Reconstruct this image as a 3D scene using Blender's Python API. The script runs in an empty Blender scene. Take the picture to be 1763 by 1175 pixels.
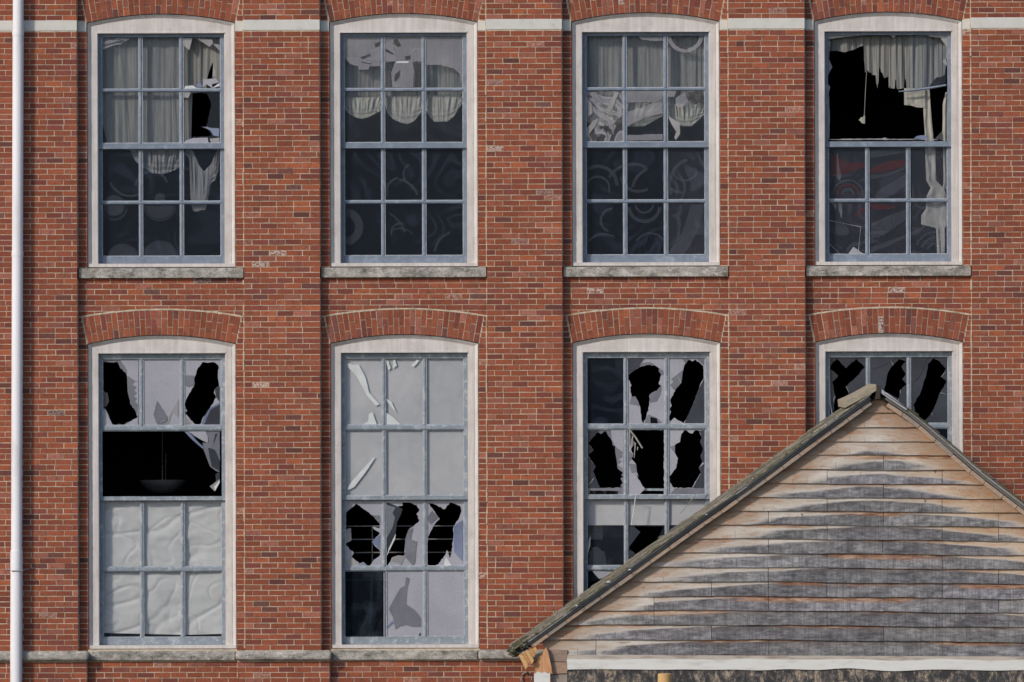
import bpy, math, random
from mathutils import Vector, noise
from mathutils.geometry import delaunay_2d_cdt
R = math.radians
rnd = random.Random(7)
scene = bpy.context.scene
col = scene.collection

# ------------------------------------------------------------------ camera, sky, sun
D = 150.0; S = 0.0075; ZC = 6.6; TH = 0.0028
cam_d = bpy.data.cameras.new("camera"); cam = bpy.data.objects.new("camera", cam_d); col.objects.link(cam)
cam.location = (0, -D, ZC); cam.rotation_euler = (R(90), TH, 0)
cam_d.sensor_width = 36; cam_d.lens = 36 * D / (1763 * S); cam_d.clip_start = 5; cam_d.clip_end = 3000
scene.camera = cam
SUN_AZ, SUN_EL = 47.0, 30.0          # from the left of the facade normal, above the horizon
w = bpy.data.worlds.new("World"); scene.world = w; w.use_nodes = True
nt = w.node_tree; nt.nodes.clear()
sky = nt.nodes.new("ShaderNodeTexSky"); sky.sky_type = 'NISHITA'; sky.sun_disc = False
sky.sun_elevation = R(SUN_EL); sky.sun_rotation = R(180 + SUN_AZ)
bg = nt.nodes.new("ShaderNodeBackground"); bg.inputs[1].default_value = 0.12
wo = nt.nodes.new("ShaderNodeOutputWorld")
nt.links.new(sky.outputs[0], bg.inputs[0]); nt.links.new(bg.outputs[0], wo.inputs[0])
sd = bpy.data.lights.new("sun", 'SUN'); sd.energy = 2.3; sd.angle = R(4.5); sd.color = (1.0, 0.915, 0.80)
sun = bpy.data.objects.new("sun", sd); col.objects.link(sun)
dirv = Vector((math.sin(R(SUN_AZ)) * math.cos(R(SUN_EL)), math.cos(R(SUN_AZ)) * math.cos(R(SUN_EL)), -math.sin(R(SUN_EL))))
sun.rotation_euler = dirv.to_track_quat('-Z', 'Y').to_euler()
sun.location = (-20, -20, 25)
scene.view_settings.view_transform = 'Standard'; scene.view_settings.look = 'None'
scene.view_settings.exposure = 0.2; scene.view_settings.gamma = 1

# ------------------------------------------------------------------ coordinates
def RX(x, y=0.0):  return (x - 881.5) * S * (D + y) / D          # squared-up photo pixels -> metres at depth y
def RZ(v, y=0.0):  return ZC + (587.5 - v) * S * (D + y) / D
def RP(x, v, y=0.0): return Vector((RX(x, y), y, RZ(v, y)))
def rect_of(px, py): return (px + TH * (587.5 - py), py + TH * (px - 881.5))   # photo px -> squared-up px
def Q(pts): return [rect_of(*p) for p in pts]
def zf(x0, y0, sc):
    return lambda pts: [rect_of(x0 + u / sc, y0 + v / sc) for u, v in pts]

# ------------------------------------------------------------------ materials
def new_mat(name):
    m = bpy.data.materials.new(name); m.use_nodes = True
    t = m.node_tree; t.nodes.clear()
    return m, t
class G:
    def __init__(s, t): s.t = t
    def n(s, typ, **kw):
        nd = s.t.nodes.new("ShaderNode" + typ)
        for k, v in kw.items(): setattr(nd, k, v)
        return nd
    def l(s, a, b): s.t.links.new(a, b)
    def pos(s, sc=(1, 1, 1), off=(0, 0, 0), rot=(0, 0, 0)):
        g = s.n("NewGeometry"); m = s.n("Mapping")
        m.inputs['Scale'].default_value = sc; m.inputs['Location'].default_value = off; m.inputs['Rotation'].default_value = rot
        s.l(g.outputs['Position'], m.inputs['Vector']); return m.outputs[0]
    def noise(s, vec, scale, detail=4, rough=0.6, dist=0.0):
        n = s.n("TexNoise"); n.inputs['Scale'].default_value = scale; n.inputs['Detail'].default_value = detail
        n.inputs['Roughness'].default_value = rough; n.inputs['Distortion'].default_value = dist
        s.l(vec, n.inputs['Vector']); return n.outputs['Fac']
    def ramp(s, fac, stops, interp='LINEAR'):
        r = s.n("ValToRGB"); r.color_ramp.interpolation = interp
        while len(r.color_ramp.elements) < len(stops): r.color_ramp.elements.new(0.5)
        for e, (p, c) in zip(r.color_ramp.elements, stops):
            e.position = p; e.color = (c, c, c, 1) if isinstance(c, (int, float)) else (*c, 1)
        s.l(fac, r.inputs[0]); return r.outputs[0]
    def mix(s, fac, a, b, blend='MIX'):
        m = s.n("Mix", data_type='RGBA', blend_type=blend)
        for sock, v in ((m.inputs[0], fac), (m.inputs[6], a), (m.inputs[7], b)):
            if hasattr(v, 'links'): s.l(v, sock)
            elif isinstance(v, (int, float)): sock.default_value = v if sock == m.inputs[0] else (v, v, v, 1)
            else: sock.default_value = (*v, 1)
        return m.outputs[2]
    def math(s, op, a, b=None, c=None, clamp=False):
        m = s.n("Math", operation=op, use_clamp=clamp)
        for i, v in enumerate((a, b, c)):
            if v is None: continue
            if hasattr(v, 'links'): s.l(v, m.inputs[i])
            else: m.inputs[i].default_value = v
        return m.outputs[0]
    def attr(s, name):
        a = s.n("Attribute"); a.attribute_name = name; return a
    def out(s, color, rough=0.8, height=None, bump=0.3, dist=0.01, spec=0.3):
        p = s.n("BsdfPrincipled"); o = s.n("OutputMaterial")
        if hasattr(color, 'links'): s.l(color, p.inputs['Base Color'])
        else: p.inputs['Base Color'].default_value = (*color, 1)
        if hasattr(rough, 'links'): s.l(rough, p.inputs['Roughness'])
        else: p.inputs['Roughness'].default_value = rough
        p.inputs['Specular IOR Level'].default_value = spec
        if height is not None:
            b = s.n("Bump"); b.inputs['Strength'].default_value = bump; b.inputs['Distance'].default_value = dist
            s.l(height, b.inputs['Height']); s.l(b.outputs[0], p.inputs['Normal'])
        s.l(p.outputs[0], o.inputs[0]); return p
M = {}
def m_brick():
    m, t = new_mat("brick"); g = G(t)
    a = g.attr("Col"); f = g.attr("Fx"); P = g.pos()
    n1 = g.noise(g.pos((1, 1, 2.2)), 45, 5, 0.7); n2 = g.noise(P, 0.55, 3); n3 = g.noise(P, 14, 4, 0.6)
    c = g.mix(1.0, a.outputs['Color'], g.ramp(n1, [(0.28, 0.58), (0.5, 1.0), (0.74, 1.35)]), 'MULTIPLY')
    c = g.mix(0.55, c, g.ramp(n2, [(0.3, (0.80, 0.78, 0.80)), (0.6, (1.08, 1.04, 1.0))]), 'MULTIPLY')
    soot = g.ramp(n3, [(0.52, 0.0), (0.70, 0.72)])
    c = g.mix(soot, c, (0.13, 0.058, 0.045))
    eff = g.ramp(g.noise(g.pos((1, 1, 1.6), (3, 1, 8)), 22, 5, 0.7), [(0.60, 0.0), (0.72, 0.30)])
    c = g.mix(eff, c, (0.42, 0.26, 0.21))
    pt = g.ramp(g.noise(g.pos((1, 1, 1.5), (5, 5, 5)), 30, 4, 0.7), [(0.45, 0.0), (0.52, 1.0)])
    c = g.mix(g.math('MULTIPLY', pt, f.outputs['Fac']), c, (0.62, 0.55, 0.50))
    g.out(c, 0.9, g.math('ADD', n1, n3), 0.55, 0.006, 0.2); return m
def m_mortar():
    m, t = new_mat("mortar"); g = G(t); P = g.pos()
    c = g.ramp(g.noise(P, 9, 5, 0.7), [(0.3, (0.30, 0.24, 0.175)), (0.5, (0.52, 0.435, 0.335)), (0.7, (0.66, 0.575, 0.47))])
    g.out(c, 0.95, g.noise(P, 120, 3), 0.6, 0.004, 0.1); return m
def m_casing():
    m, t = new_mat("casing_paint"); g = G(t)
    st = g.noise(g.pos((14, 14, 0.9)), 1.6, 5, 0.6); n = g.noise(g.pos(), 5, 5, 0.65); fi = g.noise(g.pos(), 60, 4, 0.7)
    c = g.ramp(n, [(0.25, (0.50, 0.46, 0.445)), (0.5, (0.64, 0.60, 0.585)), (0.8, (0.70, 0.665, 0.65))])
    c = g.mix(g.ramp(st, [(0.40, 0.42), (0.62, 0.0)]), c, (0.42, 0.38, 0.37))
    c = g.mix(g.ramp(fi, [(0.62, 0.0), (0.70, 0.65)]), c, (0.26, 0.22, 0.20))
    g.out(c, 0.6, fi, 0.15, 0.003); return m
def m_sash(name, base, pale, dirt, amt, streak):
    m, t = new_mat(name); g = G(t)
    n = g.noise(g.pos((1, 1, 1)), 7, 5, 0.7); fi = g.noise(g.pos((3, 3, 1)), 45, 4, 0.7); ln = g.noise(g.pos((1, 1, 1), (9, 2, 4)), 16, 5, 0.75)
    c = g.ramp(n, [(0.3, tuple(v * 0.82 for v in base)), (0.55, base), (0.75, pale)])
    c = g.mix(g.ramp(ln, [(0.54, 0.0), (0.64, amt)]), c, pale)
    c = g.mix(g.ramp(fi, [(0.60, 0.0), (0.70, streak)]), c, dirt)
    g.out(c, 0.55, fi, 0.25, 0.003); return m
def m_stone():
    m, t = new_mat("sill_stone"); g = G(t)
    n = g.noise(g.pos((1, 1, 1.6)), 6, 6, 0.75); fi = g.noise(g.pos(), 55, 4, 0.75); b = g.noise(g.pos((1, 1, 2.5), (4, 0, 1)), 4.5, 6, 0.8, 0.6)
    c = g.ramp(n, [(0.34, (0.12, 0.115, 0.10)), (0.45, (0.28, 0.265, 0.24)), (0.55, (0.42, 0.395, 0.365)), (0.66, (0.60, 0.56, 0.53))])
    c = g.mix(g.ramp(b, [(0.56, 0.0), (0.60, 0.8)]), c, (0.60, 0.55, 0.53))
    c = g.mix(g.ramp(fi, [(0.36, 0.7), (0.47, 0.0)]), c, (0.06, 0.058, 0.05))
    g.out(c, 0.9, g.math('ADD', n, fi), 0.6, 0.01, 0.2); return m
def m_simple(name, stops, scale=8, rough=0.8, bump=0.2, stretch=(1, 1, 1), spec=0.3, dist=0.005):
    m, t = new_mat(name); g = G(t)
    n = g.noise(g.pos(stretch), scale, 5, 0.65)
    g.out(g.ramp(n, stops), rough, g.noise(g.pos(stretch), scale * 5, 4), bump, dist, spec); return m
def m_glass(name, tint, film_refl, mode, strength, seed=0.0, spec_mul=1.0, base_film=0.03, red=0.0):
    """clear pane: see-through body + mirror reflection, with a thin dried film on it"""
    m, t = new_mat(name); g = G(t)
    tr = g.n("BsdfTransparent"); tr.inputs[0].default_value = (*tint, 1)
    gl = g.n("BsdfGlossy"); gl.inputs['Roughness'].default_value = 0.03; gl.inputs[0].default_value = (0.42, 0.58, 1.0, 1)
    fr = g.n("Fresnel"); fr.inputs[0].default_value = 1.45
    mx = g.n("MixShader"); gb_ = g.n('NewGeometry'); g.l(g.math('MULTIPLY', g.math('MULTIPLY', fr.outputs[0], spec_mul), g.math('SUBTRACT', 1.0, gb_.outputs['Backfacing'])), mx.inputs[0]); g.l(tr.outputs[0], mx.inputs[1]); g.l(gl.outputs[0], mx.inputs[2])
    df = g.n("BsdfDiffuse"); df.inputs[0].default_value = (*film_refl, 1)
    P = g.pos((1, 1, 1), (seed, 0, seed * 0.7))
    if mode == 'swirl':  # swirls paint reflected graffiti into the pane colour
        dn = g.n("TexNoise"); dn.inputs['Scale'].default_value = 1.6; dn.inputs['Detail'].default_value = 1.0; g.l(P, dn.inputs['Vector'])
        ad = g.n("VectorMath", operation='MULTIPLY_ADD'); g.l(dn.outputs['Color'], ad.inputs[0]); ad.inputs[1].default_value = (0.9, 0, 0.9); g.l(P, ad.inputs[2])
        vo = g.n("TexVoronoi", voronoi_dimensions='3D', feature='F1'); vo.inputs['Scale'].default_value = 1.35; g.l(ad.outputs[0], vo.inputs['Vector'])
        sn = g.math('SINE', g.math('MULTIPLY', vo.outputs['Distance'], 34.0))
        k = g.ramp(sn, [(0.30, 0.0), (0.62, 1.0), (0.80, 0.55), (1.0, 0.8)])
        big = g.ramp(g.noise(P, 2.3, 2), [(0.46, 0.0), (0.62, 1.0)])
        k = g.math('ADD', g.math('MULTIPLY', k, big), g.math('MULTIPLY', g.ramp(vo.outputs['Distance'], [(0.22, 0.5), (0.235, 0.0)]), 0.8))
    elif mode == 'shapes':  # bolder painted version of the reflected shapes
        dn = g.n("TexNoise"); dn.inputs['Scale'].default_value = 1.7; dn.inputs['Detail'].default_value = 1.0; g.l(P, dn.inputs['Vector'])
        ad = g.n("VectorMath", operation='MULTIPLY_ADD'); g.l(dn.outputs['Color'], ad.inputs[0]); ad.inputs[1].default_value = (1.5, 0, 1.5); g.l(P, ad.inputs[2])
        wv = g.n("TexWave", wave_type='RINGS', rings_direction='SPHERICAL'); wv.inputs['Scale'].default_value = 1.7; wv.inputs['Detail'].default_value = 0
        g.l(ad.outputs[0], wv.inputs['Vector'])
        k = g.ramp(wv.outputs['Fac'], [(0.42, 0.05), (0.46, 0.9), (0.75, 1.0), (0.8, 0.55)])
    else:
        k = g.ramp(g.noise(P, 3.0, 5, 0.6, 0.8), [(0.45, 0.0), (0.8, 1.0)])
    dust = g.ramp(g.noise(P, 30, 5, 0.8), [(0.3, 0.5), (0.8, 1.3)])
    fac = g.math('ADD', g.math('MULTIPLY', k, strength), g.math('MULTIPLY', dust, base_film), clamp=True)
    spk = g.ramp(g.noise(P, 95, 2, 0.5), [(0.765, 0.0), (0.79, 0.5)])
    fac = g.math('ADD', fac, g.math('MULTIPLY', spk, 0.5), clamp=True)
    if red > 0:
        rm = g.ramp(g.noise(P, 1.6, 2, 0.5), [(0.47, 0.0), (0.56, red)])  # reddish part of the painted reflection
        g.l(g.mix(rm, film_refl, (0.16, 0.03, 0.035)), df.inputs[0])
        fac = g.math('ADD', fac, g.math('MULTIPLY', rm, 0.12), clamp=True)
    mo = g.n("MixShader"); g.l(fac, mo.inputs[0]); g.l(mx.outputs[0], mo.inputs[1]); g.l(df.outputs[0], mo.inputs[2])
    o = g.n("OutputMaterial"); g.l(mo.outputs[0], o.inputs[0]); return m
def m_milk(name, c1, c2, alpha, rough=0.22):
    """milky, filmed glass of the broken panes"""
    m, t = new_mat(name); g = G(t)
    n = g.noise(g.pos((1, 1, 1)), 1.8, 4, 0.55, 0.5); fi = g.noise(g.pos(), 40, 4, 0.7)
    c = g.mix(g.ramp(fi, [(0.35, 0.18), (0.6, 0.0)]), g.ramp(n, [(0.35, c1), (0.65, c2)]), tuple(v * 0.5 for v in c1))
    p = g.n("BsdfPrincipled"); g.l(c, p.inputs['Base Color']); p.inputs['Roughness'].default_value = rough; p.inputs['Specular IOR Level'].default_value = 0.5
    tr = g.n("BsdfTransparent"); mx = g.n("MixShader"); mx.inputs[0].default_value = alpha
    g.l(tr.outputs[0], mx.inputs[1]); g.l(p.outputs[0], mx.inputs[2])
    o = g.n("OutputMaterial"); g.l(mx.outputs[0], o.inputs[0]); return m
def m_attr(name, rough=0.85, fine=50, bump=0.4, stretch=(1, 1, 1), lo=0.65, hi=1.25, green=0.0):
    m, t = new_mat(name); g = G(t); a = g.attr("Col")
    n = g.noise(g.pos(stretch), fine, 5, 0.7)
    c = g.mix(1.0, a.outputs['Color'], g.ramp(n, [(0.3, lo), (0.7, hi)]), 'MULTIPLY')
    if green > 0:
        mo = g.ramp(g.noise(g.pos((1, 1, 1)), 9, 5, 0.75), [(0.46, 0.0), (0.60, green)])
        c = g.mix(mo, c, (0.085, 0.085, 0.035))
        c = g.mix(g.ramp(g.noise(g.pos((1, 1, 1), (7, 7, 7)), 24, 4, 0.7), [(0.66, 0.0), (0.72, 0.7)]), c, (0.42, 0.41, 0.33))
    g.out(c, rough, n, bump, 0.006, 0.2); return m
def m_siding(apex, kl, kr):
    """clapboards: silver-grey where rain reaches, bleached and rust-stained near the rakes and under each lap"""
    m, t = new_mat("weathered_clapboard"); g = G(t)
    ge = g.n("NewGeometry"); sx = g.n("SeparateXYZ"); g.l(ge.outputs['Position'], sx.inputs[0])
    hf = g.attr("Fx").outputs['Fac']; a = g.attr("Col")
    dx = g.math('SUBTRACT', sx.outputs['X'], apex[0]); dz = g.math('SUBTRACT', apex[1], sx.outputs['Z'])
    dl = g.math('ADD', dz, g.math('MULTIPLY', dx, kl)); dr = g.math('SUBTRACT', dz, g.math('MULTIPLY', dx, kr))
    dm = g.math('SMOOTH_MIN', dl, dr, 0.35)          # how far below the roof line
    nb = g.noise(g.pos((0.7, 1, 3.0)), 2.2, 4, 0.6); nf = g.noise(g.pos((1.2, 1, 14)), 6, 6, 0.75); nv = g.noise(g.pos((26, 1, 1.2)), 2.0, 4, 0.7)
    grain = g.noise(g.pos((2.5, 1, 60)), 3, 4, 0.7)
    # grey weathering front: deeper below the roof and lower on each board; each board has its own
    sa = g.n("SeparateColor"); g.l(a.outputs['Color'], sa.inputs[0])
    ny = g.noise(g.pos((0.5, 1, 5.6), (0, 3, 0)), 1.0, 2, 0.5)
    v = g.math('ADD', g.math('MULTIPLY', dm, 1.0), g.math('SUBTRACT', 0.42, g.math('MULTIPLY', g.math('POWER', hf, 2.4), 1.5)))
    v = g.math('ADD', v, g.math('MULTIPLY', g.math('SUBTRACT', nb, 0.5), 0.5))
    v = g.math('ADD', v, g.math('MULTIPLY', g.math('SUBTRACT', ny, 0.5), 1.1))
    v = g.math('ADD', v, g.math('MULTIPLY', g.math('SUBTRACT', nf, 0.5), 0.22))
    v = g.math('ADD', v, g.math('MULTIPLY', g.math('SUBTRACT', nv, 0.5), 0.22))
    v = g.math('ADD', v, g.math('MULTIPLY', g.math('SUBTRACT', sa.outputs[0], 1.0), 1.0)); v = g.math('SUBTRACT', v, 0.58)
    grey = g.ramp(v, [(0.04, 0.0), (0.26, 1.0)])
    blot = g.noise(g.pos((1.2, 1, 3.5), (8, 0, 2)), 4.2, 6, 0.75, 0.3)
    gc = g.ramp(blot, [(0.33, (0.075, 0.075, 0.080)), (0.46, (0.168, 0.167, 0.175)), (0.56, (0.262, 0.260, 0.268)), (0.68, (0.39, 0.385, 0.395))])
    gc = g.mix(g.ramp(nv, [(0.36, 0.55), (0.56, 0.0)]), gc, (0.075, 0.073, 0.078))
    gc = g.mix(g.math('MULTIPLY', g.ramp(hf, [(0.45, 0.0), (0.85, 1.0)]), g.ramp(nf, [(0.42, 0.0), (0.6, 0.75)])), gc, (0.15, 0.105, 0.085))
    gc = g.mix(1.0, gc, a.outputs['Color'], 'MULTIPLY')
    pc = g.ramp(nb, [(0.3, (0.36, 0.28, 0.225)), (0.5, (0.51, 0.455, 0.405)), (0.7, (0.65, 0.61, 0.57))])
    side = g.ramp(g.math('ADD', g.math('MULTIPLY', dx, 0.35), 0.5), [(0.50, 0.0), (0.85, 0.6)])
    pc = g.mix(side, pc, (0.50, 0.335, 0.205))
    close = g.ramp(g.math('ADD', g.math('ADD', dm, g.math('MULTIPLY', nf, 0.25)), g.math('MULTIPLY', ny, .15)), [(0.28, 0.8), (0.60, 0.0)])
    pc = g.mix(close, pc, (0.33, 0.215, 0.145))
    rust = g.ramp(g.noise(g.pos((1.6, 1, 4.5), (2, 2, 2), (0, R(26), 0)), 3.2, 5, 0.7, 0.4), [(0.52, 0.0), (0.66, 0.75)])
    pc = g.mix(g.math('MULTIPLY', rust, g.ramp(dm, [(0.0, 1.0), (0.9, 0.25)])), pc, (0.38, 0.165, 0.065))
    pc = g.mix(g.ramp(v, [(-0.0, 0.0), (0.12, 0.55)]), pc, (0.66, 0.625, 0.60))
    c = g.mix(grey, pc, gc)
    # sheltered strip under the lap above stays tan and rust brown
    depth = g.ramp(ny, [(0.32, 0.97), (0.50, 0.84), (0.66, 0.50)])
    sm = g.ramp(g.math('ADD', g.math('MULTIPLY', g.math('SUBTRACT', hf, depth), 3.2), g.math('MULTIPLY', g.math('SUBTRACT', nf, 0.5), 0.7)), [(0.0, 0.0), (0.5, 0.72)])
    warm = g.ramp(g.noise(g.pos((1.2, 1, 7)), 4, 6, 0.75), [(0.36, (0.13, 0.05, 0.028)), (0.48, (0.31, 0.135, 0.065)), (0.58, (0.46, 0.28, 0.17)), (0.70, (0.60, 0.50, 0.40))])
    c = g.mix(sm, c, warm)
    jc = g.ramp(g.noise(g.pos((0.9, 1, 11), (3, 3, 9)), 3.0, 4, 0.7), [(0.58, 0.0), (0.66, 0.5)])
    c = g.mix(g.math('MULTIPLY', jc, g.ramp(hf, [(0.5, 0.0), (0.8, 1.0)])), c, (0.10, 0.055, 0.04))
    kn = g.ramp(g.noise(g.pos((1, 1, 1), (1, 4, 1)), 13, 3, 0.5), [(0.70, 0.0), (0.76, 0.8)])
    c = g.mix(kn, c, (0.05, 0.045, 0.045))
    lh = g.ramp(g.noise(g.pos((3, 1, 30), (6, 1, 3)), 2.6, 3, 0.6), [(0.70, 0.0), (0.73, 0.8)])
    c = g.mix(lh, c, (0.035, 0.035, 0.04))
    cell = g.math('DIVIDE', sx.outputs['X'], 0.1815); fr_ = g.math('FRACT', cell); wn = g.n('TexWhiteNoise', noise_dimensions='2D'); cb = g.n('CombineXYZ')
    g.l(g.math('FLOOR', cell), cb.inputs[0]); g.l(g.math('FLOOR', g.math('DIVIDE', sx.outputs['Z'], 0.1775)), cb.inputs[1]); g.l(cb.outputs[0], wn.inputs['Vector'])
    near = g.ramp(g.math('ABSOLUTE', g.math('SUBTRACT', g.math('ADD', fr_, g.math('MULTIPLY', g.math('SUBTRACT', g.noise(g.pos(), 9, 2), .5), .10)), 0.5)), [(0.008, 1.0), (0.016, 0.0)])
    ck = g.math('MULTIPLY', near, g.ramp(g.math('SUBTRACT', g.math('SUBTRACT', 0.52, hf), g.math('MULTIPLY', wn.outputs['Value'], 0.95)), [(0.0, 0.0), (0.06, 0.75)]))
    c = g.mix(ck, c, (0.03, 0.03, 0.033))
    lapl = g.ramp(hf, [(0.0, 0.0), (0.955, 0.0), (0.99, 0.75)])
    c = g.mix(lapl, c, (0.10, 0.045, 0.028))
    c = g.mix(0.35, c, g.ramp(grain, [(0.3, 0.55), (0.7, 1.35)]), 'MULTIPLY')
    g.out(c, 0.85, g.math('ADD', grain, nf), 0.35, 0.006, 0.2); return m
def m_peel():
    m, t = new_mat("peeling_board"); g = G(t)
    n = g.noise(g.pos((1.3, 1, 0.8)), 7, 6, 0.8, 0.4); f = g.noise(g.pos((6, 1, 1)), 9, 5, 0.7)
    c = g.ramp(n, [(0.44, (0.045, 0.043, 0.045)), (0.52, (0.13, 0.12, 0.12)), (0.57, (0.36, 0.28, 0.21)), (0.66, (0.50, 0.43, 0.36))])
    c = g.mix(g.ramp(f, [(0.4, 0.6), (0.6, 0.0)]), c, (0.05, 0.048, 0.05))
    g.out(c, 0.9, n, 0.5, 0.01, 0.2); return m

M['brick'] = m_brick(); M['mortar'] = m_mortar()
def m_sidebrick():
    m, t = new_mat("side_brick"); g = G(t); sx = g.n("SeparateXYZ"); ge = g.n("NewGeometry"); g.l(ge.outputs['Position'], sx.inputs[0])
    cb = g.n("CombineXYZ"); g.l(g.math('ADD', sx.outputs['X'], sx.outputs['Y']), cb.inputs[0]); g.l(sx.outputs['Z'], cb.inputs[1])
    b = g.n("TexBrick"); b.inputs['Scale'].default_value = 1.0; b.inputs['Brick Width'].default_value = 0.213; b.inputs['Row Height'].default_value = 0.0708; b.inputs['Mortar Size'].default_value = 0.005
    b.inputs['Color1'].default_value = (0.29, 0.086, 0.048, 1); b.inputs['Color2'].default_value = (0.20, 0.064, 0.046, 1); b.inputs['Mortar'].default_value = (0.5, 0.42, 0.33, 1)
    g.l(cb.outputs[0], b.inputs['Vector'])
    g.out(g.mix(0.6, b.outputs['Color'], g.ramp(g.noise(g.pos(), 6, 5, .7), [(0.3, 0.6), (0.7, 1.25)]), 'MULTIPLY'), 0.9); return m
M['side_brick'] = m_sidebrick(); M['casing'] = m_casing(); M['stone'] = m_stone()
M['sash_blue'] = m_sash("sash_paint_blue", (0.185, 0.225, 0.295), (0.30, 0.345, 0.42), (0.11, 0.13, 0.17), 0.40, 0.22)
M['sash_worn'] = m_sash("sash_paint_worn", (0.235, 0.275, 0.325), (0.46, 0.49, 0.51), (0.09, 0.095, 0.10), 0.75, 0.6)
M['putty'] = m_simple("putty", [(0.35, (0.30, 0.33, 0.38)), (0.65, (0.52, 0.55, 0.60))], 20, 0.6)
M['band'] = m_simple("white_band_paint", [(0.25, (0.42, 0.40, 0.37)), (0.42, (0.58, 0.565, 0.54)), (0.7, (0.64, 0.625, 0.60))], 6, 0.8, 0.3)
M['pipe'] = m_simple("pipe_paint", [(0.28, (0.58, 0.57, 0.60)), (0.46, (0.74, 0.735, 0.78)), (0.7, (0.79, 0.785, 0.84))], 3, 0.5, 0.15, (1, 1, 0.25))
M['metal'] = m_simple("dull_metal", [(0.3, (0.14, 0.14, 0.14)), (0.7, (0.32, 0.32, 0.33))], 30, 0.45, 0.2)
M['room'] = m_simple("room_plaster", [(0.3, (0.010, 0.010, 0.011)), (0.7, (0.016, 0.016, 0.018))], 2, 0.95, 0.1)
M['cloth'] = m_simple("curtain_cloth", [(0.3, (0.15, 0.15, 0.147)), (0.7, (0.235, 0.234, 0.226))], 5, 0.95, 0.3, (10, 1, 0.7))
M['cloth_tan'] = m_simple("aged_curtain_cloth", [(0.3, (0.24, 0.232, 0.205)), (0.7, (0.40, 0.388, 0.355))], 5, 0.95, 0.3, (10, 1, 1))
M['sheet'] = m_simple("plastic_sheet", [(0.3, (0.56, 0.55, 0.535)), (0.7, (0.62, 0.605, 0.585))], 3, 0.6, 0.1)
M['board'] = m_simple("frost_board", [(0.3, (0.43, 0.435, 0.44)), (0.7, (0.60, 0.57, 0.57))], 0.7, 0.5, 0.0)
M['whiteboard'] = m_simple("white_blind", [(0.3, (0.50, 0.485, 0.485)), (0.7, (0.60, 0.58, 0.58))], 3, 0.8, 0.1)
M['lamp'] = m_simple("dusty_lamp_glass", [(0.3, (0.10, 0.10, 0.11)), (0.7, (0.15, 0.15, 0.16))], 6, 0.5, 0.1)
M['tape'] = m_simple("white_film", [(0.3, (0.50, 0.53, 0.55)), (0.7, (0.62, 0.645, 0.66))], 8, 0.5, 0.1)
M['glass_up'] = m_glass("window_glass", (0.95, 0.96, 0.98), (0.13, 0.17, 0.28), 'swirl', 0.05, 3.1, 0.65, 0.03)
M['glass_up2'] = m_glass("window_glass_stained", (0.95, 0.96, 0.98), (0.22, 0.24, 0.33), 'swirl', 0.08, 8.7, 0.75, 0.06, 0.12)  # pale and red swirls are painted reflections
M['glass_clear'] = m_glass("window_glass_dusty", (0.95, 0.96, 0.97), (0.24, 0.28, 0.36), 'dust', 0.05, 1.3, 0.7, 0.035)
M['glass_marked'] = m_glass("window_glass_marked", (0.95, 0.96, 0.97), (0.45, 0.44, 0.50), 'shapes', 0.42, 5.2, 1.0, 0.05)  # ring shapes are a painted reflection
M['glass_dark'] = m_glass("window_glass_dark", (0.55, 0.6, 0.65), (0.10, 0.13, 0.17), 'dust', 0.25, 2.0, 1.0, 0.05)
M['milk'] = m_milk("milky_glass", (0.32, 0.325, 0.385), (0.38, 0.38, 0.45), 0.97)
M['milk_dark'] = m_milk("milky_glass_shade", (0.135, 0.14, 0.175), (0.20, 0.205, 0.25), 0.97)
M['milk_blue'] = m_milk("milky_glass_blue", (0.12, 0.15, 0.25), (0.22, 0.26, 0.40), 0.95)
M['milk_navy'] = m_milk("milky_glass_navy", (0.030, 0.037, 0.056), (0.055, 0.064, 0.09), 0.85, 0.1)
M['milk_warm'] = m_milk("milky_glass_grey", (0.24, 0.235, 0.25), (0.34, 0.335, 0.35), 0.97)
M['film'] = m_milk("window_film", (0.30, 0.30, 0.35), (0.42, 0.42, 0.47), 0.36)  # this and its faint, red and dark kinds paint reflections on the glass
M['film_faint'] = m_milk("window_film_faint", (0.20, 0.22, 0.30), (0.24, 0.26, 0.35), 0.058)
M['film_red'] = m_milk("window_film_red", (0.15, 0.025, 0.03), (0.20, 0.035, 0.04), 0.13)
M['edge'] = m_simple("broken_glass_edge", [(0.3, (0.40, 0.43, 0.46)), (0.7, (0.55, 0.58, 0.62))], 20, 0.4, 0.0)  # pale colour paints the highlight along broken edges; cracks share it
M['film_dark'] = m_milk("window_film_dark", (0.05, 0.05, 0.06), (0.09, 0.09, 0.10), 0.5)
M['shingle'] = m_attr("wood_shingle", 0.95, 40, 0.6, (1, 1, 1), 0.55, 1.3, 0.8)
M['wood_attr'] = m_attr("bare_wood", 0.85, 12, 0.35, (1, 1, 6), 0.7, 1.25)
M['deck'] = m_simple("dark_deck_wood", [(0.3, (0.035, 0.033, 0.032)), (0.7, (0.10, 0.095, 0.09))], 14, 0.95, 0.4)
M['whitepaint'] = m_simple("white_board_paint", [(0.28, (0.50, 0.49, 0.47)), (0.45, (0.66, 0.655, 0.64)), (0.7, (0.70, 0.70, 0.69))], 7, 0.7, 0.3, (0.4, 1, 2))
M['peel'] = m_peel()
M['fresh_wood'] = m_simple("fresh_split_wood", [(0.3, (0.44, 0.19, 0.085)), (0.55, (0.60, 0.32, 0.165)), (0.75, (0.66, 0.44, 0.28))], 5, 0.8, 0.5, (10, 10, 0.8))
M['moss'] = m_simple("moss", [(0.3, (0.045, 0.042, 0.025)), (0.6, (0.13, 0.12, 0.075)), (0.8, (0.20, 0.18, 0.12))], 30, 1.0, 1.0, (1, 1, 1), 0.1, 0.02)
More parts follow.
